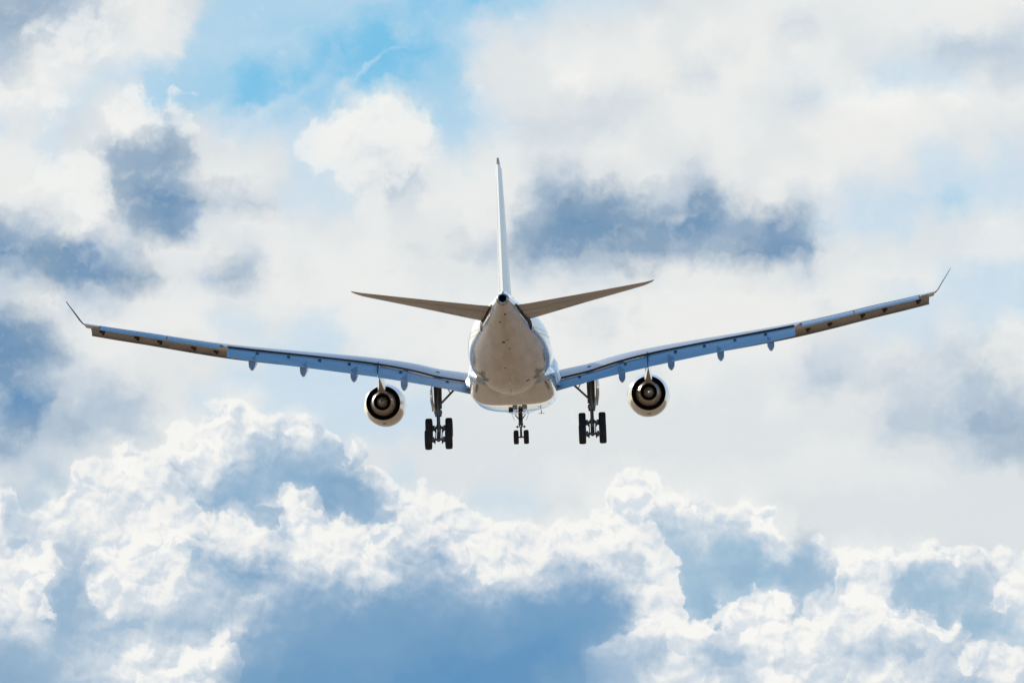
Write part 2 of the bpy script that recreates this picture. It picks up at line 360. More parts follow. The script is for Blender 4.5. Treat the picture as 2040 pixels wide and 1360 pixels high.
RIDGES = [
    # pts, rim depth, shadow colour
    ([(0, 15), (2.2, 15), (2.6, 9.6), (3.2, 8.9), (3.6, 8.45), (3.95, 8.4), (4.15, 8.05), (4.5, 7.95), (5.0, 8.05), (5.35, 8.3), (5.6, 8.3), (6.2, 8.4), (6.5, 8.65), (6.9, 8.85), (7.2, 8.8), (7.35, 9.25), (7.6, 9.5), (8.0, 9.75), (8.7, 9.8), (9.4, 10.2), (10.0, 10.6), (20.4, 11)], 1.25, (134, 172, 203)),
    ([(0, 15), (11.6, 15), (12.0, 10.4), (12.1, 9.9), (12.3, 9.5), (12.7, 9.25), (13.05, 9.4), (13.3, 9.8), (13.7, 9.95), (14.3, 10.0), (14.9, 10.0), (15.3, 10.2), (15.5, 10.6), (15.8, 10.85), (16.4, 10.9), (16.8, 11.1), (17.2, 12.0), (20.4, 12.5)], 0.75, (150, 186, 211)),
    ([(0, 9.9), (0.35, 9.8), (0.6, 10.1), (1.3, 9.75), (1.5, 9.3), (1.8, 9.25), (2.3, 8.75), (2.6, 8.65), (3.0, 9.1), (3.6, 9.6), (4.2, 10.6), (5.0, 12), (6, 15), (20.4, 15)], 1.5, (166, 190, 212)),
    ([(0, 15), (16.2, 15), (16.6, 11.6), (17.0, 11.15), (17.6, 11.0), (18.3, 10.8), (18.6, 10.75), (18.9, 11.05), (19.5, 11.3), (19.8, 11.5), (20.4, 11.45)], 0.95, (150, 186, 211)),
    ([(0, 15), (3.3, 15), (3.8, 10.4), (4.3, 10.2), (5.0, 10.3), (5.5, 10.5), (5.65, 9.7), (5.95, 9.75), (6.4, 10.1), (6.6, 10.4), (7.0, 10.5), (7.4, 10.15), (8.0, 9.85), (8.6, 9.85), (9.3, 10.1), (10.0, 10.45), (10.6, 10.45), (11.2, 10.25), (12.1, 10.2), (12.6, 10.3), (13.1, 10.6), (13.4, 11.2), (13.6, 12.0), (13.9, 13), (14.3, 15), (20.4, 15)], 1.45, (124, 165, 200)),
    ([(0, 11.2), (0.6, 11.1), (1.1, 10.85), (1.4, 11.3), (1.9, 11.1), (2.5, 10.85), (3.2, 10.6), (3.9, 10.75), (4.6, 11.3), (5.2, 12.2), (5.8, 13.2), (6.3, 15), (20.4, 15)], 1.5, (150, 181, 207)),
    ([(0, 15), (11.3, 15), (11.8, 12.95), (12.6, 12.5), (13.4, 12.2), (14.1, 12.25), (14.3, 12.75), (14.45, 12.4), (14.6, 11.95), (15.1, 11.72), (15.5, 11.9), (15.85, 11.85), (16.0, 12.3), (16.5, 12.1), (17.3, 11.85), (17.9, 12.0), (18.4, 12.2), (19.0, 12.5), (19.6, 12.9), (20.4, 12.8)], 1.5, (152, 183, 209)),
    ([(0, 15), (2.4, 15), (2.8, 13.4), (3.5, 13.3), (3.9, 13.1), (4.25, 12.7), (4.6, 12.85), (4.9, 13.4), (5.3, 15), (20.4, 15)], 1.6, (150, 181, 207)),
]
dark = blobs(Pb, [
    (6.4, 9.5, 2.2, 1.3, 20, 0.95), (7.5, 10.1, 1.3, 0.8, 20, 0.4), (15.9, 11.3, 1.7, 1.1, 0, 0.6), (13.8, 10.9, 1.2, 1.2, 0, 0.25), (14.6, 11.9, 1.4, .9, 0, .3),
    (9.2, 13.2, 5.0, 2.2, 0, 0.50), (11.2, 12.2, 2.4, 1.5, 0, 0.35), (11.0, 13.4, 2.8, 1.1, 0, 0.6), (9.4, 13.5, 3.8, 1.2, 0, 0.35), (6.6, 12.3, 1.8, 1.0, 0, .25),
    (1.4, 12.0, 0.9, 1.7, 15, 0.75), (0.1, 12.9, 2.0, 1.4, 0, 0.6), (2.9, 12.3, 1.5, 0.7, 0, 0.65), (4.4, 11.4, 1.6, 0.7, 20, 0.45), (4.0, 12.4, 1.4, .7, 0, .25),
    (0.6, 10.6, 1.4, 0.9, 0, 0.4), (17.9, 11.7, 1.5, 0.8, 0, 0.6), (19.2, 12.2, 1.4, 1.5, 0, 0.6), (17.6, 12.9, 2.0, 0.9, 0, 0.45), (14.6, 13.0, 1.8, 0.9, 0, 0.45),
    (12.6, 13.3, 2.2, 0.6, -8, 0.5), (5.6, 13.2, 1.2, .8, 0, .3)])
bright = blobs(Pb, [
    (2.6, 10.0, 2.8, 1.2, -20, 0.3), (4.0, 9.3, 1.2, 1.2, 0, .3), (6.0, 10.9, 2.4, 0.8, 10, 0.55), (9.0, 10.8, 2.6, 0.9, 10, 0.5), (12.1, 10.8, 1.8, 0.9, 15, 0.55), (15.1, 12.3, 1.0, 0.7, 0, 0.5), (17.0, 12.2, 2.0, 0.6, 0, 0.5),
    (3.6, 11.5, 1.6, 1.0, 0, 0.4), (2.9, 13.3, 2.3, 0.7, 0, 0.45), (0.6, 11.6, 0.9, 0.9, 0, 0.5), (13.3, 12.2, 1.4, 1.2, -30, 0.5), (18.5, 13.2, 2.0, .6, 0, .4), (15.0, 13.4, 1.2, .5, 0, .4), (12.6, 9.8, .8, .7, 0, .5),
    (7.6, 13.0, .8, .6, 0, .3), (14.4, 10.5, .8, .6, 0, .35)])
tone = bright - dark
FADE = (None, None, None, None, None, (5.3, 3.6), (11.3, 12.9), (5.2, 4.3))
for (pts, depth, sh), crest, fade in zip(RIDGES, (0.9, 1.2, 0.8, 1.0, 0.9, 0.7, 1.0, 0.8), FADE):
    top = curve(rx, pts, 0.0, 20.4, 7.0, 15.0)
    d = ry - top + bump
    a = step(d, 0.0, 0.16)
    if fade: a = a * step(rx, fade[0], fade[1])
    base = (1.0 - m('MULTIPLY', m('POWER', mx(d, 0.0), 0.9), 0.50 / depth) + tone * 0.65) * 0.42 + Gr * 0.62 + step(d, 0.40, 0.0) * (0.16 * crest) + 0.0
    lit = base + relief * lin(base, 0.1, 0.85, 0.14, 1.0)
    col = mixc(step(lit, 1.10, 0.64), srgb(248, 247, 243), srgb(213, 222, 231))
    col = mixc(step(lit, 0.86, 0.12), col, srgb(*sh))
    col = mixc(step(lit, 0.22, -0.55), col, srgb(88, 144, 190))
    sky_c = mixc(a, sky_c, mixc(0.22, col, G1))

# torn bright billows and blue gaps inside the bank
Pq = vm('ADD', vm('ADD', P, vm('SCALE', w3, 0.55)), vm('SCALE', w2, 0.35))
gapT = blobs(Pq, [
    (1.35, 11.9, 0.4, 1.3, 10, 1), (3.9, 11.05, 0.3, 0.35, -30, 1), (4.35, 11.25, 0.4, 0.3, 0, 1), (4.8, 11.65, 0.5, 0.3, 30, 1), (7.55, 10.3, 0.7, 0.35, 25, 0.8), (5.3, 10.15, 0.9, 0.4, 5, 0.8),
    (6.9, 9.9, 0.9, 0.5, 20, 0.9), (15.95, 11.3, 0.9, 0.6, 10, 0.8), (14.15, 12.1, 0.4, 0.7, 0, 1), (15.85, 12.1, 0.35, 0.7, 0, 1), (14.8, 11.4, 1.3, 0.5, 0, 0.9), (16.2, 11.5, 0.8, .5, 0, .8), (18.9, 12.3, .8, .5, 30, .7), (18.2, 13.0, .9, .4, 20, .7), (13.9, 13.2, .8, .3, 20, .6), (17.9, 11.7, 0.7, 0.5, 10, 0.8), (19.2, 11.6, 0.5, 0.7, 0, 0.7),
    (2.0, 12.7, 0.9, 0.35, -20, 0.8), (2.7, 12.4, 0.6, 0.25, -20, 0.8), (8.6, 11.0, 0.3, 0.2, 0, 0.8), (12.4, 11.2, 0.7, 0.3, 20, 0.6), (0.3, 10.8, 0.7, 0.4, 0, 0.7), (13.9, 10.9, 0.5, 0.8, 0, 0.5)])
gapT = gapT + (0.5 - grit) * 0.9 - bump * 0.4
sky_c = mixc(step(gapT, 0.40, 0.75) * 0.55, sky_c, srgb(150, 181, 207))
lobeT = blobs(Pq, [
    (5.72, 9.9, 0.42, 0.55, -35, 1), (6.15, 10.35, 0.6, 0.5, -30, 1), (14.85, 12.25, 0.95, 0.75, 0, 1), (15.6, 12.15, 0.5, 0.55, 0, 0.8), (13.9, 12.5, 0.5, 0.45, 0, 1),
    (12.65, 9.85, 0.6, 0.6, 0, 0.9), (13.9, 10.1, 0.8, 0.25, 0, 0.7), (12.7, 10.1, 0.6, 0.5, 0, 0.7), (15.2, 10.35, 0.5, 0.35, 20, 0.7), (18.0, 12.2, 0.7, 0.4, 15, 0.9), (18.75, 12.55, 0.6, 0.3, 10, 0.9),
    (16.9, 12.0, 1.0, 0.4, -15, 0.9), (19.95, 11.85, 0.5, 0.7, 0, 1), (19.3, 13.1, 0.5, 0.6, 0, 0.8), (4.35, 12.75, 0.45, 0.5, 20, 0.9), (3.9, 13.2, 0.8, 0.5, 0, 0.9),
    (2.9, 13.0, 0.5, 0.8, 0, 0.7), (0.65, 11.5, 0.8, 0.45, -15, 0.9), (0.9, 12.2, 0.5, 0.8, 0, 0.6), (2.1, 11.9, 0.8, 0.8, 0, 0.7), (3.4, 10.8, 1.3, 0.45, -12, 0.6), (5.0, 10.6, 1.0, 0.3, 5, 0.6),
    (1.5, 9.7, 0.5, 0.6, -20, 0.7), (2.45, 9.1, 0.4, 0.6, 0, 0.8), (4.4, 8.3, 0.8, 0.4, 0, 0.8), (4.0, 9.1, 0.5, 0.7, 20, 0.7), (5.9, 8.65, 0.6, 0.35, 10, 0.8), (6.95, 9.0, 0.45, 0.35, 0, 0.9),
    (7.7, 10.6, 0.9, 0.5, -10, 0.7), (7.4, 11.1, 0.25, 0.6, 0, 0.6), (9.8, 11.3, 0.6, 0.6, 0, 0.7), (12.0, 10.6, 1.1, 0.6, 10, 0.7), (12.9, 12.4, 0.9, 0.4, 25, 0.6), (17.6, 11.1, 0.9, 0.35, -10, 0.7),
    (18.8, 11.1, 0.8, 0.3, 25, 0.7), (13.4, 12.9, 0.5, 0.4, 0, 0.6)])
lobeT = lobeT + (grit - 0.5) * 0.7 + bump * 0.5
sky_c = mixc(step(lobeT, 0.40, 0.58) * 0.70, sky_c, mixc(step(relief, -0.12, 0.16), srgb(216, 224, 232), srgb(249, 248, 244)))



# --- beyond this part of the sky: broken cloud ahead, clear blue sky behind
far_n = noise(DIR, 2.2, 7.0, 0.6, dims='3D')
gx, gy, gz = sep(DIR)
veil2 = clamp01(step(far_n, 0.36, 0.62) * step(gy, 0.25, 0.85) * step(gz, 0.75, 0.3)) 
haze_n = step(gz, 0.40, -0.02) * 0.85
veil2 = mx(veil2, haze_n)
inside = step(mx(m('ABSOLUTE', U), m('ABSOLUTE', W) * 1.5), 0.17, 0.11) * step(dy, 0.2, 0.5)
sky_n = NT.nodes.new('ShaderNodeTexSky')
sky_n.sky_type = 'NISHITA'
sky_n.sun_disc = False
sky_n.sun_elevation = rad(SUN_EL)
sky_n.sun_rotation = rad(SUN_AZ)
sky_n.air_density = 1.0; sky_n.dust_density = 0.6; sky_n.ozone_density = 2.0
hs = NT.nodes.new('ShaderNodeHueSaturation'); hs.inputs['Saturation'].default_value = 1.45; NT.links.new(sky_n.outputs[0], hs.inputs['Color'])
bg_sky = NT.nodes.new('ShaderNodeBackground'); NT.links.new(hs.outputs[0], bg_sky.inputs[0]); bg_sky.inputs[1].default_value = 0.15
bg_far = NT.nodes.new('ShaderNodeBackground'); bg_far.inputs[0].default_value = (*srgb(226, 231, 236), 1); bg_far.inputs[1].default_value = 0.95
bg_near = NT.nodes.new('ShaderNodeBackground'); NT.links.new(sky_c.s, bg_near.inputs[0]); bg_near.inputs[1].default_value = 1.0
ms1 = NT.nodes.new('ShaderNodeMixShader'); put(ms1.inputs[0], veil2); NT.links.new(bg_sky.outputs[0], ms1.inputs[1]); NT.links.new(bg_far.outputs[0], ms1.inputs[2])
ms2 = NT.nodes.new('ShaderNodeMixShader'); put(ms2.inputs[0], inside); NT.links.new(ms1.outputs[0], ms2.inputs[1]); NT.links.new(bg_near.outputs[0], ms2.inputs[2])
out = NT.nodes.new('ShaderNodeOutputWorld'); NT.links.new(ms2.outputs[0], out.inputs[0])

# ------------------------------------------------------------------ materials
def new_mat(name, base, rough=0.5, metal=0.0, spec=0.5, coat=0.0):
    mt = bpy.data.materials.new(name)
    mt.use_nodes = True
    b = mt.node_tree.nodes['Principled BSDF']
    b.inputs['Base Color'].default_value = (*base, 1)
    b.inputs['Roughness'].default_value = rough
    b.inputs['Metallic'].default_value = metal
    b.inputs['Specular IOR Level'].default_value = spec
    b.inputs['Coat Weight'].default_value = coat
    b.inputs['Coat Roughness'].default_value = 0.06
    return mt, b


def grime(mt, b, c0, c1, sc=(1, 1, 1), scale=1.2, lo=0.35, hi=0.7, rough=None, bump=0.0, detail=8.0):
    """object-space wear: colour drifts between c0 and c1 along a stretched noise"""
    nt = mt.node_tree
    t = nt.nodes.new('ShaderNodeTexCoord')
    mp = nt.nodes.new('ShaderNodeMapping'); mp.inputs['Scale'].default_value = sc
    nt.links.new(t.outputs['Object'], mp.inputs[0])
    nz = nt.nodes.new('ShaderNodeTexNoise'); nz.inputs['Scale'].default_value = scale
    nz.inputs['Detail'].default_value = detail; nz.inputs['Roughness'].default_value = 0.6
    nt.links.new(mp.outputs[0], nz.inputs['Vector'])
    mr = nt.nodes.new('ShaderNodeMapRange'); mr.inputs[1].default_value = lo; mr.inputs[2].default_value = hi
    nt.links.new(nz.outputs[0], mr.inputs[0])
    mc = nt.nodes.new('ShaderNodeMix'); mc.data_type = 'RGBA'
    mc.inputs[6].default_value = (*c0, 1); mc.inputs[7].default_value = (*c1, 1)
    nt.links.new(mr.outputs[0], mc.inputs[0])
    nt.links.new(mc.outputs[2], b.inputs['Base Color'])
    if rough:
        r = nt.nodes.new('ShaderNodeMapRange'); r.inputs[3].default_value = rough[0]; r.inputs[4].default_value = rough[1]
        nt.links.new(nz.outputs[0], r.inputs[0]); nt.links.new(r.outputs[0], b.inputs['Roughness'])
    if bump:
        bp = nt.nodes.new('ShaderNodeBump'); bp.inputs['Strength'].default_value = bump; bp.inputs['Distance'].default_value = 0.02
        nt.links.new(nz.outputs[0], bp.inputs['Height']); nt.links.new(bp.outputs[0], b.inputs['Normal'])
    return mt, nt, mp, mc


def seams(mt, b, step_y, depth=0.35, width=0.02, axis='Y'):
    """darker skin joints across the body every step_y metres"""
    nt = mt.node_tree
    src = b.inputs['Base Color'].links[0].from_socket
    t = nt.nodes.new('ShaderNodeTexCoord')
    sx = nt.nodes.new('ShaderNodeSeparateXYZ'); nt.links.new(t.outputs['Object'], sx.inputs[0])
    dv = nt.nodes.new('ShaderNodeMath'); dv.operation = 'DIVIDE'; dv.inputs[1].default_value = step_y
    nt.links.new(sx.outputs[axis], dv.inputs[0])
    fr = nt.nodes.new('ShaderNodeMath'); fr.operation = 'FRACT'; nt.links.new(dv.outputs[0], fr.inputs[0])
    lt = nt.nodes.new('ShaderNodeMath'); lt.operation = 'LESS_THAN'; lt.inputs[1].default_value = width / step_y
    nt.links.new(fr.outputs[0], lt.inputs[0])
    sc = nt.nodes.new('ShaderNodeMath'); sc.operation = 'MULTIPLY'; sc.inputs[1].default_value = depth
    nt.links.new(lt.outputs[0], sc.inputs[0])
    mc = nt.nodes.new('ShaderNodeMix'); mc.data_type = 'RGBA'; mc.inputs[7].default_value = (0.12, 0.11, 0.10, 1)
    nt.links.new(sc.outputs[0], mc.inputs[0]); nt.links.new(src, mc.inputs[6])
    nt.links.new(mc.outputs[2], b.inputs['Base Color'])


_m, _b = new_mat("white_fuselage_paint", (0.78, 0.78, 0.77), 0.28, spec=0.6, coat=1.0)
grime(_m, _b, (0.74, 0.74, 0.735), (0.46, 0.43, 0.39), (1.6, 0.10, 1.6), 0.9, 0.42, 0.80, rough=(0.14, 0.30))
seams(_m, _b, 2.67, 0.35, 0.04)
seams(_m, _b, 0.93, 0.22, 0.025, 'X')
PAINT = _m
_m, _b = new_mat("wing_grey_paint", (0.55, 0.56, 0.57), 0.30, coat=0.4)
grime(_m, _b, (0.56, 0.57, 0.59), (0.38, 0.38, 0.38), (0.5, 1.6, 1.0), 0.8, 0.35, 0.75, rough=(0.3, 0.5))
WINGP = _m
_m, _b = new_mat("winglet_paint", (0.16, 0.18, 0.21), 0.9, spec=0.02)
grime(_m, _b, (0.17, 0.19, 0.22), (0.12, 0.13, 0.15), (1, 1, 1), 1.0)
WLP = _m
_m, _b = new_mat("flap_paint", (0.45, 0.46, 0.47), 0.30, coat=0.6)
grime(_m, _b, (0.77, 0.84, 0.84), (0.63, 0.69, 0.69), (0.35, 2.5, 1.0), 0.9, 0.35, 0.75, rough=(0.3, 0.5))
FLAPP = _m
_m, _b = new_mat("fin_paint", (0.8, 0.8, 0.8), 0.25, coat=0.3)
grime(_m, _b, (0.72, 0.73, 0.73), (0.60, 0.60, 0.59), (1, 0.6, 0.3), 0.8, 0.4, 0.8)
FINP = _m
_m, _b = new_mat("nacelle_paint", (0.72, 0.70, 0.68), 0.22, coat=1.0)
grime(_m, _b, (0.64, 0.62, 0.60), (0.46, 0.42, 0.38), (1.2, 0.3, 1.2), 1.4, 0.4, 0.8)
NACP = _m
_m, _b = new_mat("duct_metal", (0.05, 0.05, 0.055), 0.5, 0.3)
grime(_m, _b, (0.035, 0.035, 0.04), (0.09, 0.08, 0.075), (2, 0.4, 2), 3.0)
DUCT = _m
_m, _b = new_mat("titanium_cowl", (0.52, 0.48, 0.44), 0.38, 0.35)
grime(_m, _b, (0.50, 0.44, 0.39), (0.30, 0.26, 0.22), (2, 0.5, 2), 2.0, rough=(0.28, 0.46))
TITAN = _m
_m, _b = new_mat("bare_metal", (0.62, 0.62, 0.62), 0.30, 0.85)
grime(_m, _b, (0.66, 0.65, 0.63), (0.40, 0.38, 0.36), (1, 1, 1), 3.0)
METAL = _m
_m, _b = new_mat("gear_steel", (0.24, 0.24, 0.25), 0.40, 0.5)
grime(_m, _b, (0.20, 0.21, 0.23), (0.06, 0.065, 0.07), (1, 1, 1), 5.0)
STEEL = _m
_m, _b = new_mat("tyre_rubber", (0.018, 0.019, 0.022), 0.75)
grime(_m, _b, (0.016, 0.017, 0.02), (0.03, 0.03, 0.032), (1, 1, 1), 4.0)
RUBBER = _m
_m, _b = new_mat("dark_cavity_and_shade", (0.03, 0.03, 0.033), 0.8)  # also used for the painted shade in the flap and tailplane gaps
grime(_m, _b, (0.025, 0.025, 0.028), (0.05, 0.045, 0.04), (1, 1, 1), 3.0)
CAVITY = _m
_m, _b = new_mat("window_glass", (0.02, 0.025, 0.03), 0.08)
GLASS = _m
_m, _b = new_mat("dry_ground", (0.2, 0.15, 0.1), 0.95, spec=0.1)
grime(_m, _b, (0.45, 0.29, 0.165), (0.32, 0.21, 0.115), (1, 1, 1), 0.03, 0.35, 0.65)
SOIL = _m

# ------------------------------------------------------------------ mesh helpers
REF = 33.0                    # body frame: x to the right, y forward of frame 33 m behind the nose, z up


def V(aft, y, z):
    return Vector((y, REF - aft, z))


def link(name, me, mt, parent=None, smooth=True, angle=35):
    o = bpy.data.objects.new(name, me)
    C.objects.link(o)
    if mt: me.materials.append(mt)
    if smooth:
        for p in me.polygons: p.use_smooth = True
        me.set_sharp_from_angle(angle=rad(angle))
    if parent is not None: o.parent = parent
    return o


def from_bm(name, bm, mt, parent=None, smooth=True, angle=35):
    bmesh.ops.recalc_face_normals(bm, faces=bm.faces[:])
    me = bpy.data.meshes.new(name)
    bm.to_mesh(me); bm.free()
    return link(name, me, mt, parent, smooth, angle)


def loft(bm, rings, closed=True, cap0=True, cap1=True):
    """skin rings of equal count; each ring a list of Vectors"""
    vs = [[bm.verts.new(p) for p in r] for r in rings]
    n = len(rings[0])
    for a, b in zip(vs, vs[1:]):
        for i in range(n if closed else n - 1):
            j = (i + 1) % n
            bm.faces.new((a[i], a[j], b[j], b[i]))
    if closed and cap0: bm.faces.new(vs[0])
    if closed and cap1: bm.faces.new(vs[-1][::-1])
    return vs


def interp(tab, x):
    if x <= tab[0][0]: return list(tab[0][1:])
    for a, b in zip(tab, tab[1:]):
        if x <= b[0]:
            t = (x - a[0]) / (b[0] - a[0])
            return [p + (q - p) * t for p, q in zip(a[1:], b[1:])]
    return list(tab[-1][1:])


def smooth_tab(tab, x):
    """Catmull-Rom through the table rows"""
    n = len(tab)
    if x <= tab[0][0]: return list(tab[0][1:])
    if x >= tab[-1][0]: return list(tab[-1][1:])
    for i in range(n - 1):
        if x <= tab[i + 1][0]:
            p1, p2 = tab[i], tab[i + 1]
            p0 = tab[i - 1] if i else p1
            p3 = tab[i + 2] if i + 2 < n else p2
            h = p2[0] - p1[0]; t = (x - p1[0]) / h
            out_ = []
            for k in range(1, len(p1)):
                m1 = (p2[k] - p0[k]) / max(p2[0] - p0[0], 1e-6) * h
                m2 = (p3[k] - p1[k]) / max(p3[0] - p1[0], 1e-6) * h
                t2, t3 = t * t, t * t * t
                out_.append((2 * t3 - 3 * t2 + 1) * p1[k] + (t3 - 2 * t2 + t) * m1 + (-2 * t3 + 3 * t2) * p2[k] + (t3 - t2) * m2)
            return out_


def tube(bm, a, b, r0, r1=None, n=14, cap=True):
    a, b = Vector(a), Vector(b)
    r1 = r0 if r1 is None else r1
    d = (b - a).normalized()
    u = d.orthogonal().normalized(); w = d.cross(u)
    rings = []
    for p, r in ((a, r0), (b, r1)):
        rings.append([p + (u * math.cos(2 * math.pi * k / n) + w * math.sin(2 * math.pi * k / n)) * r for k in range(n)])
    loft(bm, rings, True, cap, cap)


def box(bm, c, s, M=None):
    c = Vector(c); s = Vector(s) / 2
    vs = []
    for x in (-1, 1):
        for y in (-1, 1):
            for z in (-1, 1):
                p = Vector((x * s.x, y * s.y, z * s.z))
                if M: p = M @ p
                vs.append(bm.verts.new(c + p))
    for f in ((0, 1, 3, 2), (4, 6, 7, 5), (0, 4, 5, 1), (2, 3, 7, 6), (0, 2, 6, 4), (1, 5, 7, 3)):
        bm.faces.new([vs[i] for i in f])


def lathe_y(bm, prof, cy, cz, n=64, closed_prof=False, cx=0.0, arc=None):
    """revolve (aft, radius) about the fore-aft axis through y=cy, z=cz"""
    rings = []
    for aft, r in prof:
        rings.append([V(aft, cy + r * math.sin(2 * math.pi * k / n), cz + r * math.cos(2 * math.pi * k / n)) for k in range(n)])
    if closed_prof: rings.append(rings[0])
    vs = [[bm.verts.new(p) for p in r] for r in (rings[:-1] if closed_prof else rings)]
    if closed_prof: vs.append(vs[0])
    for a, b in zip(vs, vs[1:]):
        for i in range(n):
            j = (i + 1) % n
            bm.faces.new((a[i], a[j], b[j], b[i]))


def wheel_mesh(bm_t, bm_r, c, r, w):
    """tyre and rim turning about the left-right axis"""
    c = Vector(c); h = w / 2; n = 40
    prof = [(-h * 0.72, r * 0.56), (-h * 0.95, r * 0.66), (-h, r * 0.80), (-h * 0.94, r * 0.91), (-h * 0.74, r * 0.975), (-h * 0.42, r * 0.998),
            (-h * 0.30, r), (-h * 0.27, r * 0.985), (-h * 0.22, r), (0, r), (h * 0.22, r), (h * 0.27, r * 0.985), (h * 0.30, r),
            (h * 0.42, r * 0.998), (h * 0.74, r * 0.975), (h * 0.94, r * 0.91), (h, r * 0.80), (h * 0.95, r * 0.66), (h * 0.72, r * 0.56)]
    rings = [[c + Vector((x, rr * math.cos(2 * math.pi * k / n), rr * math.sin(2 * math.pi * k / n))) for k in range(n)] for x, rr in prof]
    loft(bm_t, rings, True, False, False)
    prof = [(-h * 0.70, r * 0.57), (-h * 0.62, r * 0.50), (-h * 0.3, r * 0.42), (-h * 0.25, r * 0.2), (-h * 0.55, r * 0.16), (-h * 0.58, 0.02)]
    for s in (1, -1):
        rings = [[c + Vector((s * x, rr * math.cos(2 * math.pi * k / n), rr * math.sin(2 * math.pi * k / n))) for k in range(n)] for x, rr in prof]
        loft(bm_r, rings, True, False, True)


# ------------------------------------------------------------------ ground (far below the picture, it lights the belly)
bm = bmesh.new()
G = 12
for i in range(G + 1):
    for j in range(G + 1):
        bm.verts.new(((i / G - 0.5) * 24000, (j / G - 0.5) * 24000, 0))
bm.verts.ensure_lookup_table()
for i in range(G):
    for j in range(G):
        a = i * (G + 1) + j
        bm.faces.new([bm.verts[k] for k in (a, a + G + 1, a + G + 2, a + 1)])
g = from_bm("ground", bm, SOIL, smooth=False)
g['kind'] = 'structure'

# ------------------------------------------------------------------ the airliner
ROOT = bpy.data.objects.new("airliner", None)
C.objects.link(ROOT)
ROOT['label'] = "white twin-engine jet airliner seen from behind, landing with wheels and flaps lowered"
ROOT['category'] = "airplane"

# fuselage
FUS = [(0.0, -0.72, -0.80, 0.04), (0.3, -0.25, -1.30, 0.62), (1.0, 0.45, -1.88, 1.22), (2.0, 1.25, -2.28, 1.78), (3.2, 2.10, -2.55, 2.26),
       (4.8, 2.62, -2.74, 2.60), (7.0, 2.79, -2.81, 2.78), (9.0, 2.82, -2.82, 2.82), (20.0, 2.82, -2.82, 2.82), (32.0, 2.82, -2.82, 2.82), (39.5, 2.82, -2.82, 2.82),
       (42.5, 2.82, -2.60, 2.77), (45.5, 2.82, -2.02, 2.54), (48.5, 2.81, -1.25, 2.12), (51.5, 2.79, -0.42, 1.62), (54.0, 2.76, 0.32, 1.19),
       (56.2, 2.73, 1.02, 0.82), (57.8, 2.70, 1.58, 0.56), (58.7, 2.67, 1.88, 0.42)]


def fus(aft):
    return smooth_tab(FUS, aft)


NS = 72
bm = bmesh.new()
rings = []
for k in range(120):
    t = k / 119
    aft = 58.7 * t
    if k == 1: aft = 0.12
    if k == 2: aft = 0.5
    top, bot, hw = fus(aft)
    cz, hh = (top + bot) / 2, (top - bot) / 2
    wz = 0.0 if aft < 40 else 0.10 * min(1.0, (aft - 40) / 10)
    ring = []
    for i in range(NS):
        th = 2 * math.pi * i / NS
        s_, c_ = math.sin(th), math.cos(th)
        # aft sections are slightly narrower below than above
        ring.append(V(aft, hw * s_ * (1 + wz * c_ * 0.9), cz + hh * c_))
    rings.append(ring)
loft(bm, rings, True, True, False)
body = from_bm("fuselage", bm, PAINT, ROOT, angle=50)

# cabin windows and doors, as parts laid 3 mm proud of the skin
bm = bmesh.new()
for s in (-1, 1):
    a = 7.2
    while a < 50.5:
        if not (16.3 < a < 17.9 or 34.2 < a < 35.6 or 9.0 < a < 10.2):
            for (z0, z1) in ((0.62, 0.98),):
                zs = [z0, z1]
                vs = []
                for (aa, zz) in ((a - 0.12, z0), (a + 0.12, z0), (a + 0.12, z1), (a - 0.12, z1)):
                    top, bot, hw = fus(aa); cz, hh = (top + bot) / 2, (top - bot) / 2
                    cc = (zz - cz) / hh; wz = 0.0 if aa < 40 else 0.10 * min(1.0, (aa - 40) / 10)
                    x = hw * math.sqrt(max(0, 1 - cc * cc)) * (1 + wz * cc * 0.9) + 0.004
                    vs.append(bm.verts.new(V(aa, s * x, zz)))
                bm.faces.new(vs)
        a += 0.533
wn = from_bm("cabin_windows", bm, GLASS, ROOT, smooth=False)
wn['kind'] = 'stuff'


def shell_patch(bm, a0, a1, th0, th1, off=0.006, na=6, nt_=8):
    g_ = []
    for i in range(na + 1):
        aa = a0 + (a1 - a0) * i / na
        top, bot, hw = fus(aa); cz, hh = (top + bot) / 2, (top - bot) / 2
        wz = 0.0 if aa < 40 else 0.10 * min(1.0, (aa - 40) / 10)
        row = []
        for j in range(nt_ + 1):
            th = rad(th0 + (th1 - th0) * j / nt_)
            row.append(bm.verts.new(V(aa, (hw + off) * math.sin(th) * (1 + wz * math.cos(th) * 0.9), cz + (hh + off) * math.cos(th))))
        g_.append(row)
    for i in range(na):
        for j in range(nt_):
            bm.faces.new((g_[i][j], g_[i + 1][j], g_[i + 1][j + 1], g_[i][j + 1]))


# tail cone exhaust: metal ring with a dark pipe inside
bm = bmesh.new()
cz0 = 2.27
ring_tab = [(58.3, 0.37, 0.0), (58.72, 0.40, 0.0), (58.98, 0.385, 0.0), (59.06, 0.34, 0.01), (59.10, 0.27, 0.05), (59.04, 0.225, 0.09), (58.6, 0.21, 0.10)]
loft(bm, [[V(a_, r * math.sin(2 * math.pi * k / 40), cz0 + up + r * math.cos(2 * math.pi * k / 40)) for k in range(40)] for a_, r, up in ring_tab], True, False, False)
from_bm("exhaust_pipe", bm, METAL, body, angle=60)
bm = bmesh.new()
loft(bm, [[V(a_, r * math.sin(2 * math.pi * k / 32), cz0 + 0.10 + r * math.cos(2 * math.pi * k / 32)) for k in range(32)] for a_, r in ((58.65, 0.212), (57.8, 0.20), (57.6, 0.05))], True, False, True)
from_bm("exhaust_opening", bm, CAVITY, body)
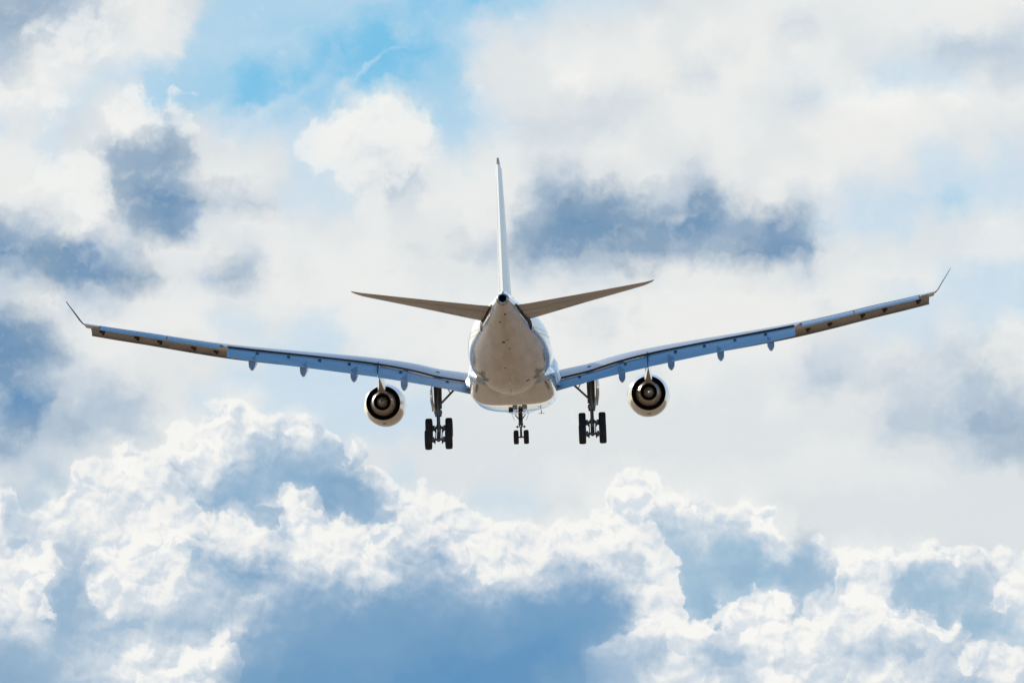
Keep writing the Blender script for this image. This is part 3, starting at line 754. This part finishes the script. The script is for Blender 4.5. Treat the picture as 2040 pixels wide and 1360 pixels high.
for (a0, a1, t0, t1) in ((55.9, 56.15, 196, 204), (52.4, 52.75, 183, 191), (52.9, 53.0, 172, 179), (51.2, 51.4, 171, 175), (47.4, 47.6, 184, 187), (43.2, 43.5, 150, 156), (57.2, 57.5, 165, 176)):
    bm = bmesh.new()
    shell_patch(bm, a0, a1, t0, t1, 0.008, 2, 3)
    from_bm("access_panel", bm, STEEL, body, smooth=False)
for (a_, hgt, ln) in ((44.5, 0.30, 0.35), (41.2, 0.22, 0.5)):
    bm = bmesh.new()
    zb = fus(a_)[1]
    box(bm, V(a_, 0.0, zb - hgt / 2 + 0.03), (0.05, ln, hgt))
    from_bm("antenna", bm, METAL, body, smooth=False)

# belly fairing: flat-bottomed, deep under the wing, its rear face rising to the body
BEL = [(15.5, -2.0, -2.86, 2.2, 2.2), (17.0, -2.0, -3.02, 2.70, 2.4), (19.5, -1.7, -3.20, 2.95, 2.8), (23.0, -1.5, -3.27, 3.02, 3.4), (28.0, -1.4, -3.29, 3.04, 3.8), (32.6, -1.4, -3.29, 3.02, 3.9),
       (33.6, -1.4, -3.25, 2.99, 3.7), (35.0, -1.4, -3.12, 2.93, 3.3), (37.0, -1.5, -2.92, 2.82, 2.7), (39.0, -1.7, -2.68, 2.60, 2.3), (40.5, -1.9, -2.45, 2.35, 2.1)]
bm = bmesh.new()
rings = []
for k in range(60):
    aft = 15.5 + 25.0 * k / 59
    zt, zb, hw, pw = smooth_tab(BEL, aft)
    ring = []
    for i in range(48):
        th = 2 * math.pi * i / 48
        s_, c_ = math.sin(th), math.cos(th)
        e = 2.0 / (pw if c_ < 0 else 2.0)
        yy = hw * math.copysign(abs(s_) ** e, s_)
        hh = (zt - zb) if c_ < 0 else 1.2
        zz = zt + hh * math.copysign(abs(c_) ** e, c_) - (0.0 if c_ > 0 else -0.06 * (yy / hw) ** 2 * 0)
        ring.append(V(aft, yy, zz))
    rings.append(ring)
loft(bm, rings)
belly = from_bm("belly_fairing", bm, PAINT, ROOT, angle=50)
bm = bmesh.new()
for s in (-1, 1):
    box(bm, V(25.5, 0.34 * s, -3.33), (0.30, 1.3, 0.24))
vent = from_bm("air_outlet", bm, CAVITY, belly, smooth=False)
bm = bmesh.new()
box(bm, V(22.0, 1.75, -3.36), (0.05, 0.5, 0.22))
box(bm, V(21.7, 1.75, -3.46), (0.42, 0.12, 0.03))
from_bm("antenna", bm, CAVITY, belly, smooth=False)


# ------------------------------------------------------------------ wings
def LE(y):
    y = abs(y)
    return 19.2 + (y - 2.8) * 0.628


def TE(y):
    y = abs(y)
    return 30.4 + (y - 2.8) * 0.12 if y < 9.4 else 31.19 + (y - 9.4) * 0.36


WZ = [(1.5, -1.78), (3.35, -1.34), (5.3, -0.95), (7.0, -0.46), (9.3, 0.04), (12.4, 0.50), (15.8, 0.94), (19.4, 1.42), (22.0, 1.86), (25.0, 2.42), (27.0, 2.76), (29.2, 3.16)]
TW = [(1.5, 2.2), (5, 2.2), (9.4, 1.7), (15, 0.9), (22, 0.0), (29.2, -0.6)]
TH = [(1.5, 0.098), (5, 0.104), (9.4, 0.112), (15, 0.105), (29.2, 0.100)]


def wing_z(y):
    return smooth_tab(WZ, abs(y))[0]


def foil(c, t, side, camber=0.018):
    yt = 5 * t * (0.2969 * math.sqrt(c) - 0.1260 * c - 0.3516 * c * c + 0.2843 * c ** 3 - 0.1036 * c ** 4)
    pm = 0.55
    yc = camber / pm ** 2 * (2 * pm * c - c * c) if c < pm else camber / (1 - pm) ** 2 * ((1 - 2 * pm) + 2 * pm * c - c * c)
    return yc + side * yt


def wing_pt(y, c, side, s):
    """point on the wing skin at span y, chord fraction c"""
    le, te = LE(y), TE(y)
    ch = te - le
    tw = rad(smooth_tab(TW, y)[0]); th = smooth_tab(TH, y)[0]
    h = foil(c, th, side) * ch
    zte = wing_z(y)
    aft = le + c * ch
    z = zte + (te - 0.6 - aft) * math.tan(tw) + h - foil(min(1.0, (te - 0.6 - le) / ch), th, 1) * ch
    return V(aft, s * y, z)


def wing_section(y, c0, c1, s, n=16):
    up = [c0 + (c1 - c0) * (1 - math.cos(math.pi * k / n)) / 2 for k in range(n + 1)]
    ring = [wing_pt(y, c, 1, s) for c in up] + [wing_pt(y, c, -1, s) for c in reversed(up)]
    if c0 == 0: ring.pop()
    return ring


def span(y0, y1, n):
    return [y0 + (y1 - y0) * k / n for k in range(n + 1)]


def flap_surface(bm, stations, s, n=12):
    """stations: (y, aft0, z0, aft1, z1, thickness) - a lowered flap from its nose to its trailing edge"""
    rings = []
    for (y, a0, z0, a1, z1, t) in stations:
        ln = math.hypot(a1 - a0, z1 - z0)
        dx, dz = (a1 - a0) / ln, (z1 - z0) / ln
        cs = [(1 - math.cos(math.pi * k / n)) / 2 for k in range(n + 1)]
        ring = []
        for side, seq in ((1, cs), (-1, cs[::-1])):
            for c in seq:
                h = 5 * t * (0.2969 * math.sqrt(c) - 0.126 * c - 0.3516 * c * c + 0.2843 * c ** 3 - 0.1036 * c ** 4) * side + 0.05 * c * (1 - c)
                ring.append(V(a0 + dx * c * ln - dz * h * ln * 1.0, s * y, z0 + dz * c * ln + dx * h * ln))
        ring.pop(n + 1)
        rings.append(ring)
    loft(bm, rings)


def make_wing(s):
    bm = bmesh.new()
    # inboard and mid wing, cut off ahead of the lowered flaps
    rings = []
    for y in [1.4, 2.2] + span(2.8, 9.4, 12) + span(10.2, 19.5, 16):
        c1 = (TE(y) - 0.62 - LE(y)) / (TE(y) - LE(y))
        rings.append(wing_section(y, 0, c1, s))
    for y in [19.62] + span(19.95, 28.0, 14):
        c1 = (TE(y) - 0.86 - LE(y)) / (TE(y) - LE(y)) if 19.94 < y < 28.05 else 1.0
        rings.append(wing_section(y, 0, c1, s))
    for y in [28.04, 28.6, 29.0]:
        rings.append(wing_section(y, 0, 1.0, s))
    loft(bm, rings)
    w = from_bm("wing", bm, WINGP, ROOT, angle=30)
    w['label'] = "left wing" if s < 0 else "right wing"

    # winglet, canted outwards
    bm = bmesh.new()
    base = wing_pt(29.0, 0.0, 1, 1); 
    zt = wing_z(29.0)
    rings = []
    WL = [(29.00, 35.75, 38.2, 3.08), (29.16, 36.1, 38.35, 3.16), (29.30, 36.6, 38.5, 3.34), (29.62, 37.3, 38.9, 3.86), (29.95, 38.15, 39.3, 4.38), (30.06, 38.6, 39.42, 4.58)]
    for i, (y, a0, a1, z) in enumerate(WL):
        nx, nz = (-0.83, 0.55) if i > 1 else (0.0, 1.0)
        ring = []
        t = 0.042
        cs = [(1 - math.cos(math.pi * k / 10)) / 2 for k in range(11)]
        for side, seq in ((1, cs), (-1, cs[::-1])):
            for c in seq:
                h = side * 5 * t * (0.2969 * math.sqrt(c) - 0.126 * c - 0.3516 * c * c + 0.2843 * c ** 3 - 0.1036 * c ** 4) * (a1 - a0)
                ring.append(V(a0 + c * (a1 - a0), s * (y + nx * h), z + nz * h))
        ring.pop(11)
        rings.append(ring)
    loft(bm, rings)
    from_bm("winglet", bm, WLP, w, angle=60)

    # lowered flaps
    IN = [(2.98, 29.55, -1.52, 31.35, -2.38, .13), (3.4, 29.6, -1.42, 31.45, -2.28, .13), (5.5, 29.85, -1.00, 31.7, -1.78, .13), (7.6, 30.1, -0.42, 31.95, -1.35, .13), (9.28, 30.3, -0.06, 32.15, -1.03, .13)]
    bm = bmesh.new()
    st = []
    for y in span(2.98, 9.33, 10):
        v = smooth_tab(IN, y); st.append((y, v[0], v[1] - 0.12, v[2], v[3], v[4]))
    flap_surface(bm, st, s)
    f1 = from_bm("flap", bm, FLAPP, w, angle=30)
    OUT = [(9.42, 30.35, -0.02, 32.2, -1.00, .13), (11.2, 31.0, 0.28, 32.85, -0.72, .13), (14.0, 32.0, 0.66, 33.85, -0.29, .13), (17.8, 33.35, 1.14, 35.2, 0.27, .125), (19.55, 34.0, 1.38, 35.8, 0.58, .12)]
    bm = bmesh.new()
    st = []
    for y in span(9.38, 19.5, 12):
        v = smooth_tab(OUT, y); st.append((y, v[0], v[1] - 0.12, v[2], v[3], v[4]))
    flap_surface(bm, st, s)
    f2 = from_bm("flap", bm, FLAPP, w, angle=30)
    # dark strip standing in for shade in the slot between wing and flaps
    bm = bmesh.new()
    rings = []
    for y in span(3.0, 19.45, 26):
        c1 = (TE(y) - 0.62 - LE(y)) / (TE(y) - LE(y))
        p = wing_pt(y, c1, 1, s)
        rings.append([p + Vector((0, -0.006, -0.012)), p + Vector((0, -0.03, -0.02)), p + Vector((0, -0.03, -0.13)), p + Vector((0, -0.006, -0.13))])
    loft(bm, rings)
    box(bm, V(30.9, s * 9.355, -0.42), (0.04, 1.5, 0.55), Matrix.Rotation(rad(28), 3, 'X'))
    from_bm("flap_gap_shade", bm, CAVITY, w, smooth=False)
    # small bracket covers on the flap skin
    for ys, tab in (((4.6, 7.8), IN), ((11.3, 13.3, 15.4, 17.5), OUT)):
        for y in ys:
            a0, z0, a1, z1, t = smooth_tab(tab, y)
            bm = bmesh.new()
            box(bm, V(a0 + 0.42 * (a1 - a0), s * y, z0 - 0.05 + 0.33 * (z1 - z0) + 0.06), (0.20, 0.34, 0.13), Matrix.Rotation(rad(28), 3, 'X'))
            bmesh.ops.bevel(bm, geom=bm.edges[:], offset=0.03, segments=1)
            from_bm("hinge_cover", bm, STEEL, w, smooth=False)

    # two drooped ailerons outboard
    for (ya, yb) in ((20.02, 23.52), (23.60, 27.92)):
        bm = bmesh.new()
        st = []
        for y in span(ya, yb, 6):
            ch = TE(y) - LE(y)
            c1 = (TE(y) - 0.86 - LE(y)) / ch
            p = wing_pt(y, c1, 1, 1)
            a0 = TE(y) - 0.95; z0 = p.z - 0.07
            a1 = TE(y) + 0.02
            st.append((y, a0, z0, a1, z0 - 0.33 + 0.06, .15))
        flap_surface(bm, st, s)
        from_bm("aileron", bm, FLAPP, w, angle=30)

    # slats: lowered leading-edge strips
    cuts = [(3.6, 8.7), (10.3, 13.9), (13.902, 17.6), (17.602, 21.3), (21.302, 25.0), (25.002, 28.75)]
    for (ya, yb) in cuts:
        bm = bmesh.new()
        rings = []
        for y in span(ya, yb, 6):
            ch = TE(y) - LE(y); th = smooth_tab(TH, y)[0]
            drop = 0.45 - 0.05 * max(0.0, ch - 6.0)
            fwd_ = 0.40 + 0.03 * ch
            L = 0.08 * ch + 0.50
            p0 = wing_pt(y, 0.0, 1, 1)
            z0, a0 = p0.z - drop, REF - p0.y - fwd_
            ring = []
            prof = [(1.00, 0.62), (0.70, 0.56), (0.40, 0.44), (0.15, 0.26), (0.02, 0.08), (0.00, -0.04), (0.08, -0.14), (0.30, -0.17), (0.34, -0.14), (0.20, 0.02), (0.35, 0.25), (0.70, 0.48), (1.00, 0.60)]
            for (u, v_) in prof:
                ring.append(V(a0 + u * L, s * y, z0 + v_ * L * 0.85))
            rings.append(ring)
        loft(bm, rings)
        sl = from_bm("slat", bm, WINGP, w, angle=40)
        for fr_ in (0.2, 0.8):
            y = ya + (yb - ya) * fr_
            p0 = wing_pt(y, 0.03, -1, 1)
            bm = bmesh.new()
            ch = TE(y) - LE(y)
            tube(bm, V(REF - p0.y - 0.25, s * y, p0.z - 0.20), V(REF - p0.y + 0.55, s * y, p0.z - 0.02), 0.11, 0.07, 8)
            box(bm, V(REF - p0.y + 0.35, s * y, p0.z - 0.10), (0.34, 0.55, 0.12))
            from_bm("slat_track", bm, CAVITY, w, smooth=False)

    # canoe fairings over the flap tracks
    for (y, zb, ab) in ((7.55, -2.02, 31.6), (10.97, -1.34, 32.4), (14.38, -0.90, 33.6), (17.82, -0.40, 34.8)):
        bm = bmesh.new()
        rings = []
        zt = wing_pt(y, 0.7, -1, 1).z
        prof = [(-4.6, 0.04, 0.0), (-4.0, 0.40, 0.22), (-3.0, 0.72, 0.40), (-1.8, 0.92, 0.62), (-0.6, 1.0, 0.86), (0.1, 1.0, 0.98), (0.45, 0.96, 1.0), (0.70, 0.80, 1.0), (0.95, 0.30, 1.0)]
        depth = 0.95
        for (da, wf, df) in prof:
            a_ = ab + da
            ztop = (zt - 0.02) if da < -1.2 else zt + (zb + depth * 0.80 - zt) * min(1.0, (da + 1.2) / 1.6)
            hw = 0.235 * wf
            zbot = min(zb + depth * (1 - df), ztop - 0.05)
            if da > 0.1: ztop += (zbot + 0.10 - ztop) * (da - 0.1) / 0.85
            zm = zbot + 0.32 * min(1, wf) * df
            zm = min(zm, ztop - 0.01)
            ring = [(-hw, ztop), (-hw, zm), (-hw * 0.78, zm - (zm - zbot) * 0.45), (-hw * 0.35, zbot + (zm - zbot) * 0.14), (0, zbot), (hw * 0.35, zbot + (zm - zbot) * 0.14), (hw * 0.78, zm - (zm - zbot) * 0.45), (hw, zm), (hw, ztop)]
            rings.append([V(a_, s * y + yy, zz) for yy, zz in ring])
        loft(bm, rings)
        from_bm("flap_track_fairing", bm, WINGP, w, angle=40)
    return w


wings = [make_wing(-1), make_wing(1)]

# white root fillets where the wing leaves the body
for s in (-1, 1):
    bm = bmesh.new()
    rings = []
    for (a_, z0, z1, yo) in ((17.2, -1.6, -1.0, 2.78), (19.5, -1.9, -0.2, 3.0), (23, -1.9, 0.35, 3.05), (27, -1.9, 0.0, 3.10), (29.0, -1.85, -0.75, 3.22), (30.2, -1.88, -1.0, 3.31), (31.0, -1.95, -1.2, 3.34), (31.6, -2.0, -1.45, 3.25), (32.6, -2.0, -1.7, 2.95)):
        rings.append([V(a_, s * 2.2, z1 + 0.5), V(a_, s * (yo - 0.28), z1 + 0.1), V(a_, s * (yo - 0.02), z1 - 0.25), V(a_, s * yo, (z0 + z1) / 2 - .1), V(a_, s * (yo - 0.05), z0), V(a_, s * 2.2, z0)])
    loft(bm, rings)
    from_bm("wing_root_fillet", bm, PAINT, ROOT, angle=60)


# ------------------------------------------------------------------ engines
def make_engine(s):
    cy, cz = s * 9.40, -2.39
    bm = bmesh.new()
    prof = [(23.40, 1.215), (23.0, 1.27), (22.3, 1.38), (21.4, 1.48), (20.4, 1.535), (19.4, 1.52), (18.7, 1.44), (18.35, 1.34), (18.25, 1.24), (18.35, 1.16), (18.7, 1.12), (19.2, 1.15)]
    lathe_y(bm, prof, cy, cz, 72)
    nac = from_bm("engine", bm, NACP, ROOT, angle=60)
    bm = bmesh.new()
    lathe_y(bm, [(23.40, 1.215), (23.41, 1.185), (23.0, 1.20), (22.2, 1.24), (21.2, 1.22), (20.6, 1.16), (20.4, 0.9), (20.4, 0.3)], cy, cz, 72)
    from_bm("fan_duct", bm, DUCT, nac)
    bm = bmesh.new()    # outlet guide vanes deep in the duct
    for k in range(36):
        an = 2 * math.pi * k / 36
        M = Matrix.Rotation(an, 3, 'Y') @ Matrix.Rotation(rad(20), 3, 'Z')
        box(bm, V(21.2, cy + 0.95 * math.sin(an), cz + 0.95 * math.cos(an)), (0.025, 0.35, 0.50), Matrix.Rotation(an, 3, 'Y'))
    from_bm("guide_vanes", bm, STEEL, nac, smooth=False)
    bm = bmesh.new()
    lathe_y(bm, [(21.0, 0.80), (22.0, 0.90), (22.8, 0.93), (23.4, 0.89), (24.1, 0.78), (24.7, 0.67), (25.05, 0.61), (25.06, 0.585), (24.6, 0.60), (23.8, 0.62)], cy, cz, 64)
    core = from_bm("core_nozzle", bm, TITAN, nac, angle=60)
    bm = bmesh.new()
    lathe_y(bm, [(23.9, 0.62), (23.7, 0.45), (23.6, 0.2)], cy, cz, 48)
    from_bm("turbine_outlet", bm, CAVITY, nac)
    bm = bmesh.new()
    lathe_y(bm, [(23.6, 0.40), (24.3, 0.415), (24.8, 0.38), (25.2, 0.27), (25.5, 0.16), (25.68, 0.075), (25.7, 0.06), (25.6, 0.05)], cy, cz, 40)
    from_bm("exhaust_cone", bm, TITAN, nac, angle=60)
    bm = bmesh.new()    # drain panel under the cowl
    for k in range(3):
        box(bm, V(22.1 + 0.0 * k, cy - 0.09 + 0.09 * k, cz - 1.41), (0.05, 0.35, 0.02), Matrix.Rotation(rad(-7), 3, 'X'))
    from_bm("drain_panel", bm, CAVITY, nac, smooth=False)
    # pylon
    bm = bmesh.new()
    rings = []
    for (a_, zt, zb, hw) in ((19.6, -0.86, -1.0, 0.10), (20.6, -0.62, -1.1, 0.24), (22.0, -0.42, -1.25, 0.28), (23.4, -0.2, -1.45, 0.27), (24.4, -0.1, -1.62, 0.26), (25.1, -0.1, -1.74, 0.30), (25.6, -0.1, -1.62, 0.25), (26.6, -0.25, -1.36, 0.17), (27.6, -0.45, -1.10, 0.10), (28.4, -0.6, -0.9, 0.03)):
        rings.append([V(a_, cy - hw * 0.8, zt), V(a_, cy - hw * 0.75, (zt + zb) / 2), V(a_, cy - hw, zb + 0.12), V(a_, cy - hw * 0.8, zb), V(a_, cy + hw * 0.8, zb), V(a_, cy + hw, zb + 0.12), V(a_, cy + hw * 0.75, (zt + zb) / 2), V(a_, cy + hw * 0.8, zt)])
    loft(bm, rings)
    from_bm("pylon", bm, NACP, nac, angle=30)
    bm = bmesh.new()   # flared heat shield over the core
    rings = []
    for (a_, z_, hw) in ((24.0, -1.58, 0.30), (24.6, -1.66, 0.34), (25.1, -1.75, 0.36), (25.25, -1.74, 0.34)):
        rings.append([V(a_, cy - hw, z_ - 0.05), V(a_, cy - hw * 0.5, z_ + 0.08), V(a_, cy, z_ + 0.16), V(a_, cy + hw * 0.5, z_ + 0.08), V(a_, cy + hw, z_ - 0.05), V(a_, cy + hw * 0.6, z_ - 0.03), V(a_, cy, z_ + 0.03), V(a_, cy - hw * 0.6, z_ - 0.03)])
    loft(bm, rings)
    from_bm("heat_shield", bm, METAL, nac, angle=30)
    return nac


for s in (-1, 1): make_engine(s)


# ------------------------------------------------------------------ tail
def plate(bm, st, n=14, camber=0.0):
    """lofted aerofoil: st rows (origin of chord line at nose, chord-line end, thickness, normal)"""
    rings = []
    for (p0, p1, t, nrm, c0, c1) in st:
        p0, p1, nrm = Vector(p0), Vector(p1), Vector(nrm)
        ln = (p1 - p0).length
        cs = [c0 + (c1 - c0) * (1 - math.cos(math.pi * k / n)) / 2 for k in range(n + 1)]
        ring = []
        for side, seq in ((1, cs), (-1, cs[::-1])):
            for c in seq:
                h = side * 5 * t * (0.2969 * math.sqrt(c) - 0.126 * c - 0.3516 * c * c + 0.2843 * c ** 3 - 0.1036 * c ** 4) * ln
                ring.append(p0.lerp(p1, c) + nrm * h)
        if c0 == 0: ring.pop(n + 1)
        rings.append(ring)
    loft(bm, rings)


HT = [(0.7, 50.6, 1.36, 56.0, 2.07), (1.6, 51.2, 1.54, 56.12, 2.16), (5.6, 53.85, 2.36, 56.9, 2.67), (9.1, 56.1, 3.04, 57.55, 3.14), (9.55, 56.75, 3.16, 57.68, 3.22), (9.76, 57.35, 3.24, 57.75, 3.27)]
for s in (-1, 1):
    for part, (c0, c1) in (("tailplane", (0.0, 0.705)), ("elevator", (0.725, 1.0))):
        bm = bmesh.new()
        st = []
        ys = [0.7] + span(1.6, 9.1, 8) + [9.3, 9.45, 9.6, 9.76]
        if part == "elevator": ys = [0.95] + span(1.6, 9.0, 8)
        for y in ys:
            a0, z0, a1, z1 = interp(HT, y)
            st.append((V(a0, s * y, z0), V(a1, s * y, z1), 0.095 if y < 9 else 0.08, (0, 0.08, 1), c0, c1 if not (part == "tailplane" and y > 9.05) else 1.0))
        plate(bm, st)
        if part == "tailplane":
            tp = from_bm(part, bm, WINGP, ROOT, angle=30)
        else:
            from_bm(part, bm, WINGP, tp, angle=30)
    # dark teardrop standing in for the shaded gap at the tailplane root
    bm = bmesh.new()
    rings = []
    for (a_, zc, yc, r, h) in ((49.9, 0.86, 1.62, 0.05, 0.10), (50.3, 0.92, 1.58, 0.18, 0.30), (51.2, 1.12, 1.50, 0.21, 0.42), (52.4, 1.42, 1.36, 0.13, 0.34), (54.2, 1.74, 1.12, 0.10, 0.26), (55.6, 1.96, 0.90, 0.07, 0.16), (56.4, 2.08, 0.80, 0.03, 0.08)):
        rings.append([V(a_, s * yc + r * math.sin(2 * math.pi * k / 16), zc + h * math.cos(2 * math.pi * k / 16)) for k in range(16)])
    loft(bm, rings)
    from_bm("tailplane_gap_shade", bm, CAVITY, tp, angle=50)

FN = [(2.3, 46.6, 56.4), (2.9, 47.6, 56.5), (3.6, 48.4, 56.7), (10.9, 54.9, 59.0), (11.25, 55.5, 59.08), (11.45, 56.6, 59.1)]
bm = bmesh.new()
st = []
for z in [2.3, 2.9] + span(3.6, 10.9, 10) + [11.1, 11.25, 11.38, 11.46]:
    a0, a1 = interp(FN, z)
    st.append((V(a0, 0, z), V(a1, 0, z), 0.098 if z < 11 else 0.07, (1, 0, 0), 0.0, 0.69))
plate(bm, st)
fin = from_bm("tail_fin", bm, FINP, ROOT, angle=30)
for z0, z1 in ((2.98, 11.0),):
    bm = bmesh.new()
    st = []
    for z in span(z0, z1, 10):
        a0, a1 = interp(FN, z)
        st.append((V(a0, 0, z), V(a1, 0, z), 0.098, (1, 0, 0), 0.70, 1.0))
    plate(bm, st)
    from_bm("rudder", bm, FINP, fin, angle=30)
bm = bmesh.new()
rings = []
for (a_, hw, zt) in ((42.5, 0.03, 2.80), (44.5, 0.16, 3.05), (47.0, 0.40, 3.25), (50.0, 0.56, 3.22), (53.0, 0.50, 3.12), (56.0, 0.32, 3.0), (57.6, 0.12, 2.86)):
    rings.append([V(a_, -hw - 0.15, 2.55), V(a_, -hw, zt - 0.25), V(a_, -hw * 0.5, zt), V(a_, hw * 0.5, zt), V(a_, hw, zt - 0.25), V(a_, hw + 0.15, 2.55)])
loft(bm, rings)
from_bm("dorsal_fairing", bm, PAINT, fin, angle=50)


# ------------------------------------------------------------------ landing gear
def make_main_gear(s):
    yc = s * 5.36
    bm = bmesh.new()
    top = V(28.3, yc - s * 0.0, -0.6); mid_ = V(28.75, yc, -3.45); low = V(28.93, yc, -4.93)
    tube(bm, top, mid_, 0.20, 0.18, 20)
    tube(bm, V(28.68, yc, -3.30), V(28.74, yc, -3.72), 0.27, 0.24, 20)
    tube(bm, mid_, low, 0.125, 0.125, 18)
    tube(bm, V(28.5, yc - s * 0.26, -1.0), V(28.75, yc - s * 0.22, -3.2), 0.055, 0.055, 8)
    tube(bm, V(28.6, yc + s * 0.24, -1.0), V(28.8, yc + s * 0.2, -3.5), 0.045, 0.045, 8)
    tube(bm, V(28.95, yc + s * 0.06, -3.6), V(29.35, yc + s * 0.06, -4.1), 0.05, 0.05, 8)
    tube(bm, V(29.35, yc + s * 0.06, -4.1), V(29.02, yc + s * 0.06, -4.62), 0.05, 0.05, 8)
    box(bm, V(28.8, yc, -3.46), (0.56, 0.30, 0.14))
    gear = from_bm("main_landing_gear", bm, STEEL, ROOT, angle=40)
    gear['label'] = ("left" if s < 0 else "right") + " main landing gear with four tyres"
    bm = bmesh.new()
    tube(bm, V(28.75, yc - s * 0.12, -2.92), V(28.6, s * 4.15, -1.85), 0.075, 0.075, 10)
    tube(bm, V(28.6, s * 4.15, -1.85), V(28.5, s * 3.6, -1.5), 0.06, 0.06, 10)
    tube(bm, V(28.65, s * 4.45, -2.15), V(28.6, s * 4.75, -1.6), 0.035, 0.035, 8)
    tube(bm, V(28.65, s * 4.2, -1.9), V(28.6, s * 4.9, -1.75), 0.035, 0.035, 8)
    from_bm("side_brace", bm, STEEL, gear)
    # bogie beam tipped so that the rear wheels hang lowest
    f, r_ = (27.99, -4.50), (29.88, -5.37)
    bm = bmesh.new()
    tube(bm, V(f[0] - 0.1, yc, f[1] + .05), V(r_[0] + 0.1, yc, r_[1] - .05), 0.14, 0.14, 14)
    for (a_, z_) in (f, r_):
        tube(bm, V(a_, yc - 0.62, z_), V(a_, yc + 0.62, z_), 0.085, 0.085, 12)
        for q in (-1, 1):
            tube(bm, V(a_, yc + q * 0.30, z_), V(a_, yc + q * 0.45, z_), 0.20, 0.20, 16)
            tube(bm, V(a_ + .1, yc + q * 0.27, z_ - .28), V(a_ - .1, yc + q * 0.22, z_ + .12), 0.05, 0.05, 8)
    for q in (-1, 1):
        tube(bm, V(f[0], yc + q * 0.22, f[1] - 0.12), V(r_[0], yc + q * 0.22, r_[1] - 0.06), 0.035, 0.035, 8)
        tube(bm, V(28.9, yc + q * 0.1, -4.3), V(28.4, yc + q * 0.26, -4.62), 0.04, 0.04, 8)
    from_bm("bogie_beam", bm, STEEL, gear, angle=40)
    for (a_, z_) in (f, r_):
        for q in (-1, 1):
            bt, br = bmesh.new(), bmesh.new()
            dy = 0.71 if a_ > 29 else 0.70
            wheel_mesh(bt, br, V(a_, yc + q * dy, z_), 0.70, 0.50)
            wl = from_bm("tyre", bt, RUBBER, gear, angle=50)
            from_bm("wheel_rim", br, METAL, gear, angle=40)
    # leg door, outboard of the strut
    bm = bmesh.new()
    rings = []
    for (z_, a0, a1, yo) in ((-1.15, 27.6, 29.3, 0.42), (-1.9, 27.6, 29.3, 0.46), (-2.6, 27.7, 29.2, 0.44), (-3.0, 27.9, 29.0, 0.36), (-3.35, 28.2, 28.8, 0.30)):
        o_ = s * yo
        rings.append([V(a0, yc + o_ + s * 0.10, z_), V((a0 + a1) / 2, yc + o_ + s * 0.04, z_), V(a1, yc + o_ - s * 0.13, z_), V(a1 + 0.02, yc + o_ - s * 0.09, z_), V((a0 + a1) / 2, yc + o_ + s * 0.09, z_), V(a0, yc + o_ + s * 0.14, z_)])
    loft(bm, rings)
    from_bm("gear_door", bm, PAINT, gear, angle=50)


for s in (-1, 1): make_main_gear(s)

bm = bmesh.new()
tube(bm, V(6.3, 0, -2.3), V(6.62, 0, -3.55), 0.165, 0.16, 18)
tube(bm, V(6.6, 0, -3.5), V(6.68, 0, -3.72), 0.20, 0.12, 18)
tube(bm, V(6.66, 0, -3.6), V(6.7, 0, -4.52), 0.085, 0.085, 14)
tube(bm, V(6.7, -0.40, -4.49), V(6.7, 0.40, -4.49), 0.055, 0.055, 12)
tube(bm, V(6.7, 0, -4.56), V(6.7, 0, -4.42), 0.10, 0.10, 12)
tube(bm, V(6.9, 0, -3.65), V(7.15, 0, -3.95), 0.04, 0.04, 8)
tube(bm, V(7.15, 0, -3.95), V(6.8, 0, -4.3), 0.04, 0.04, 8)
tube(bm, V(6.65, -0.38, -3.72), V(6.65, 0.38, -3.72), 0.03, 0.03, 8)
box(bm, V(6.6, -0.25, -3.72), (0.10, 0.14, 0.18)); box(bm, V(6.6, 0.25, -3.72), (0.10, 0.14, 0.18))
tube(bm, V(7.6, -0.36, -2.9), V(6.66, -0.16, -3.12), 0.04, 0.04, 8)
tube(bm, V(7.6, 0.36, -2.9), V(6.66, 0.16, -3.12), 0.04, 0.04, 8)
ng = from_bm("nose_landing_gear", bm, STEEL, ROOT, angle=40)
for q in (-1, 1):
    bt, br = bmesh.new(), bmesh.new()
    wheel_mesh(bt, br, V(6.7, q * 0.375, -4.49), 0.525, 0.38)
    wl = from_bm("tyre", bt, RUBBER, ng, angle=50)
    from_bm("wheel_rim", br, METAL, ng, angle=40)
    bm = bmesh.new()
    rings = [[V(a_, q * 0.60, -2.78), V(a_, q * (0.60 + 0.03), -2.78), V(a_, q * 0.55, -3.0), V(a_, q * 0.46, -3.28), V(a_, q * 0.43, -3.28), V(a_, q * 0.52, -3.0)] for a_ in (5.7, 7.4)]
    loft(bm, rings)
    from_bm("gear_door", bm, PAINT, ng, smooth=False)

# put the aircraft on its approach: 365 m away, nose slightly up, left wing low
PITCH, ROLL, YAW = rad(-3.286), rad(-2.1643), rad(-1.1456)
Rb = Matrix.Rotation(YAW, 3, 'Z') @ Matrix.Rotation(PITCH, 3, 'X') @ Matrix.Rotation(-ROLL * -1, 3, 'Y')
Rc = Matrix.Rotation(EPS, 3, 'X')
ROOT.matrix_world = Matrix.Translation(Vector((0, 0, 1.7)) + Rc @ Vector((-0.006, 365.205, -1.071))) @ (Rc @ Rb).to_4x4()
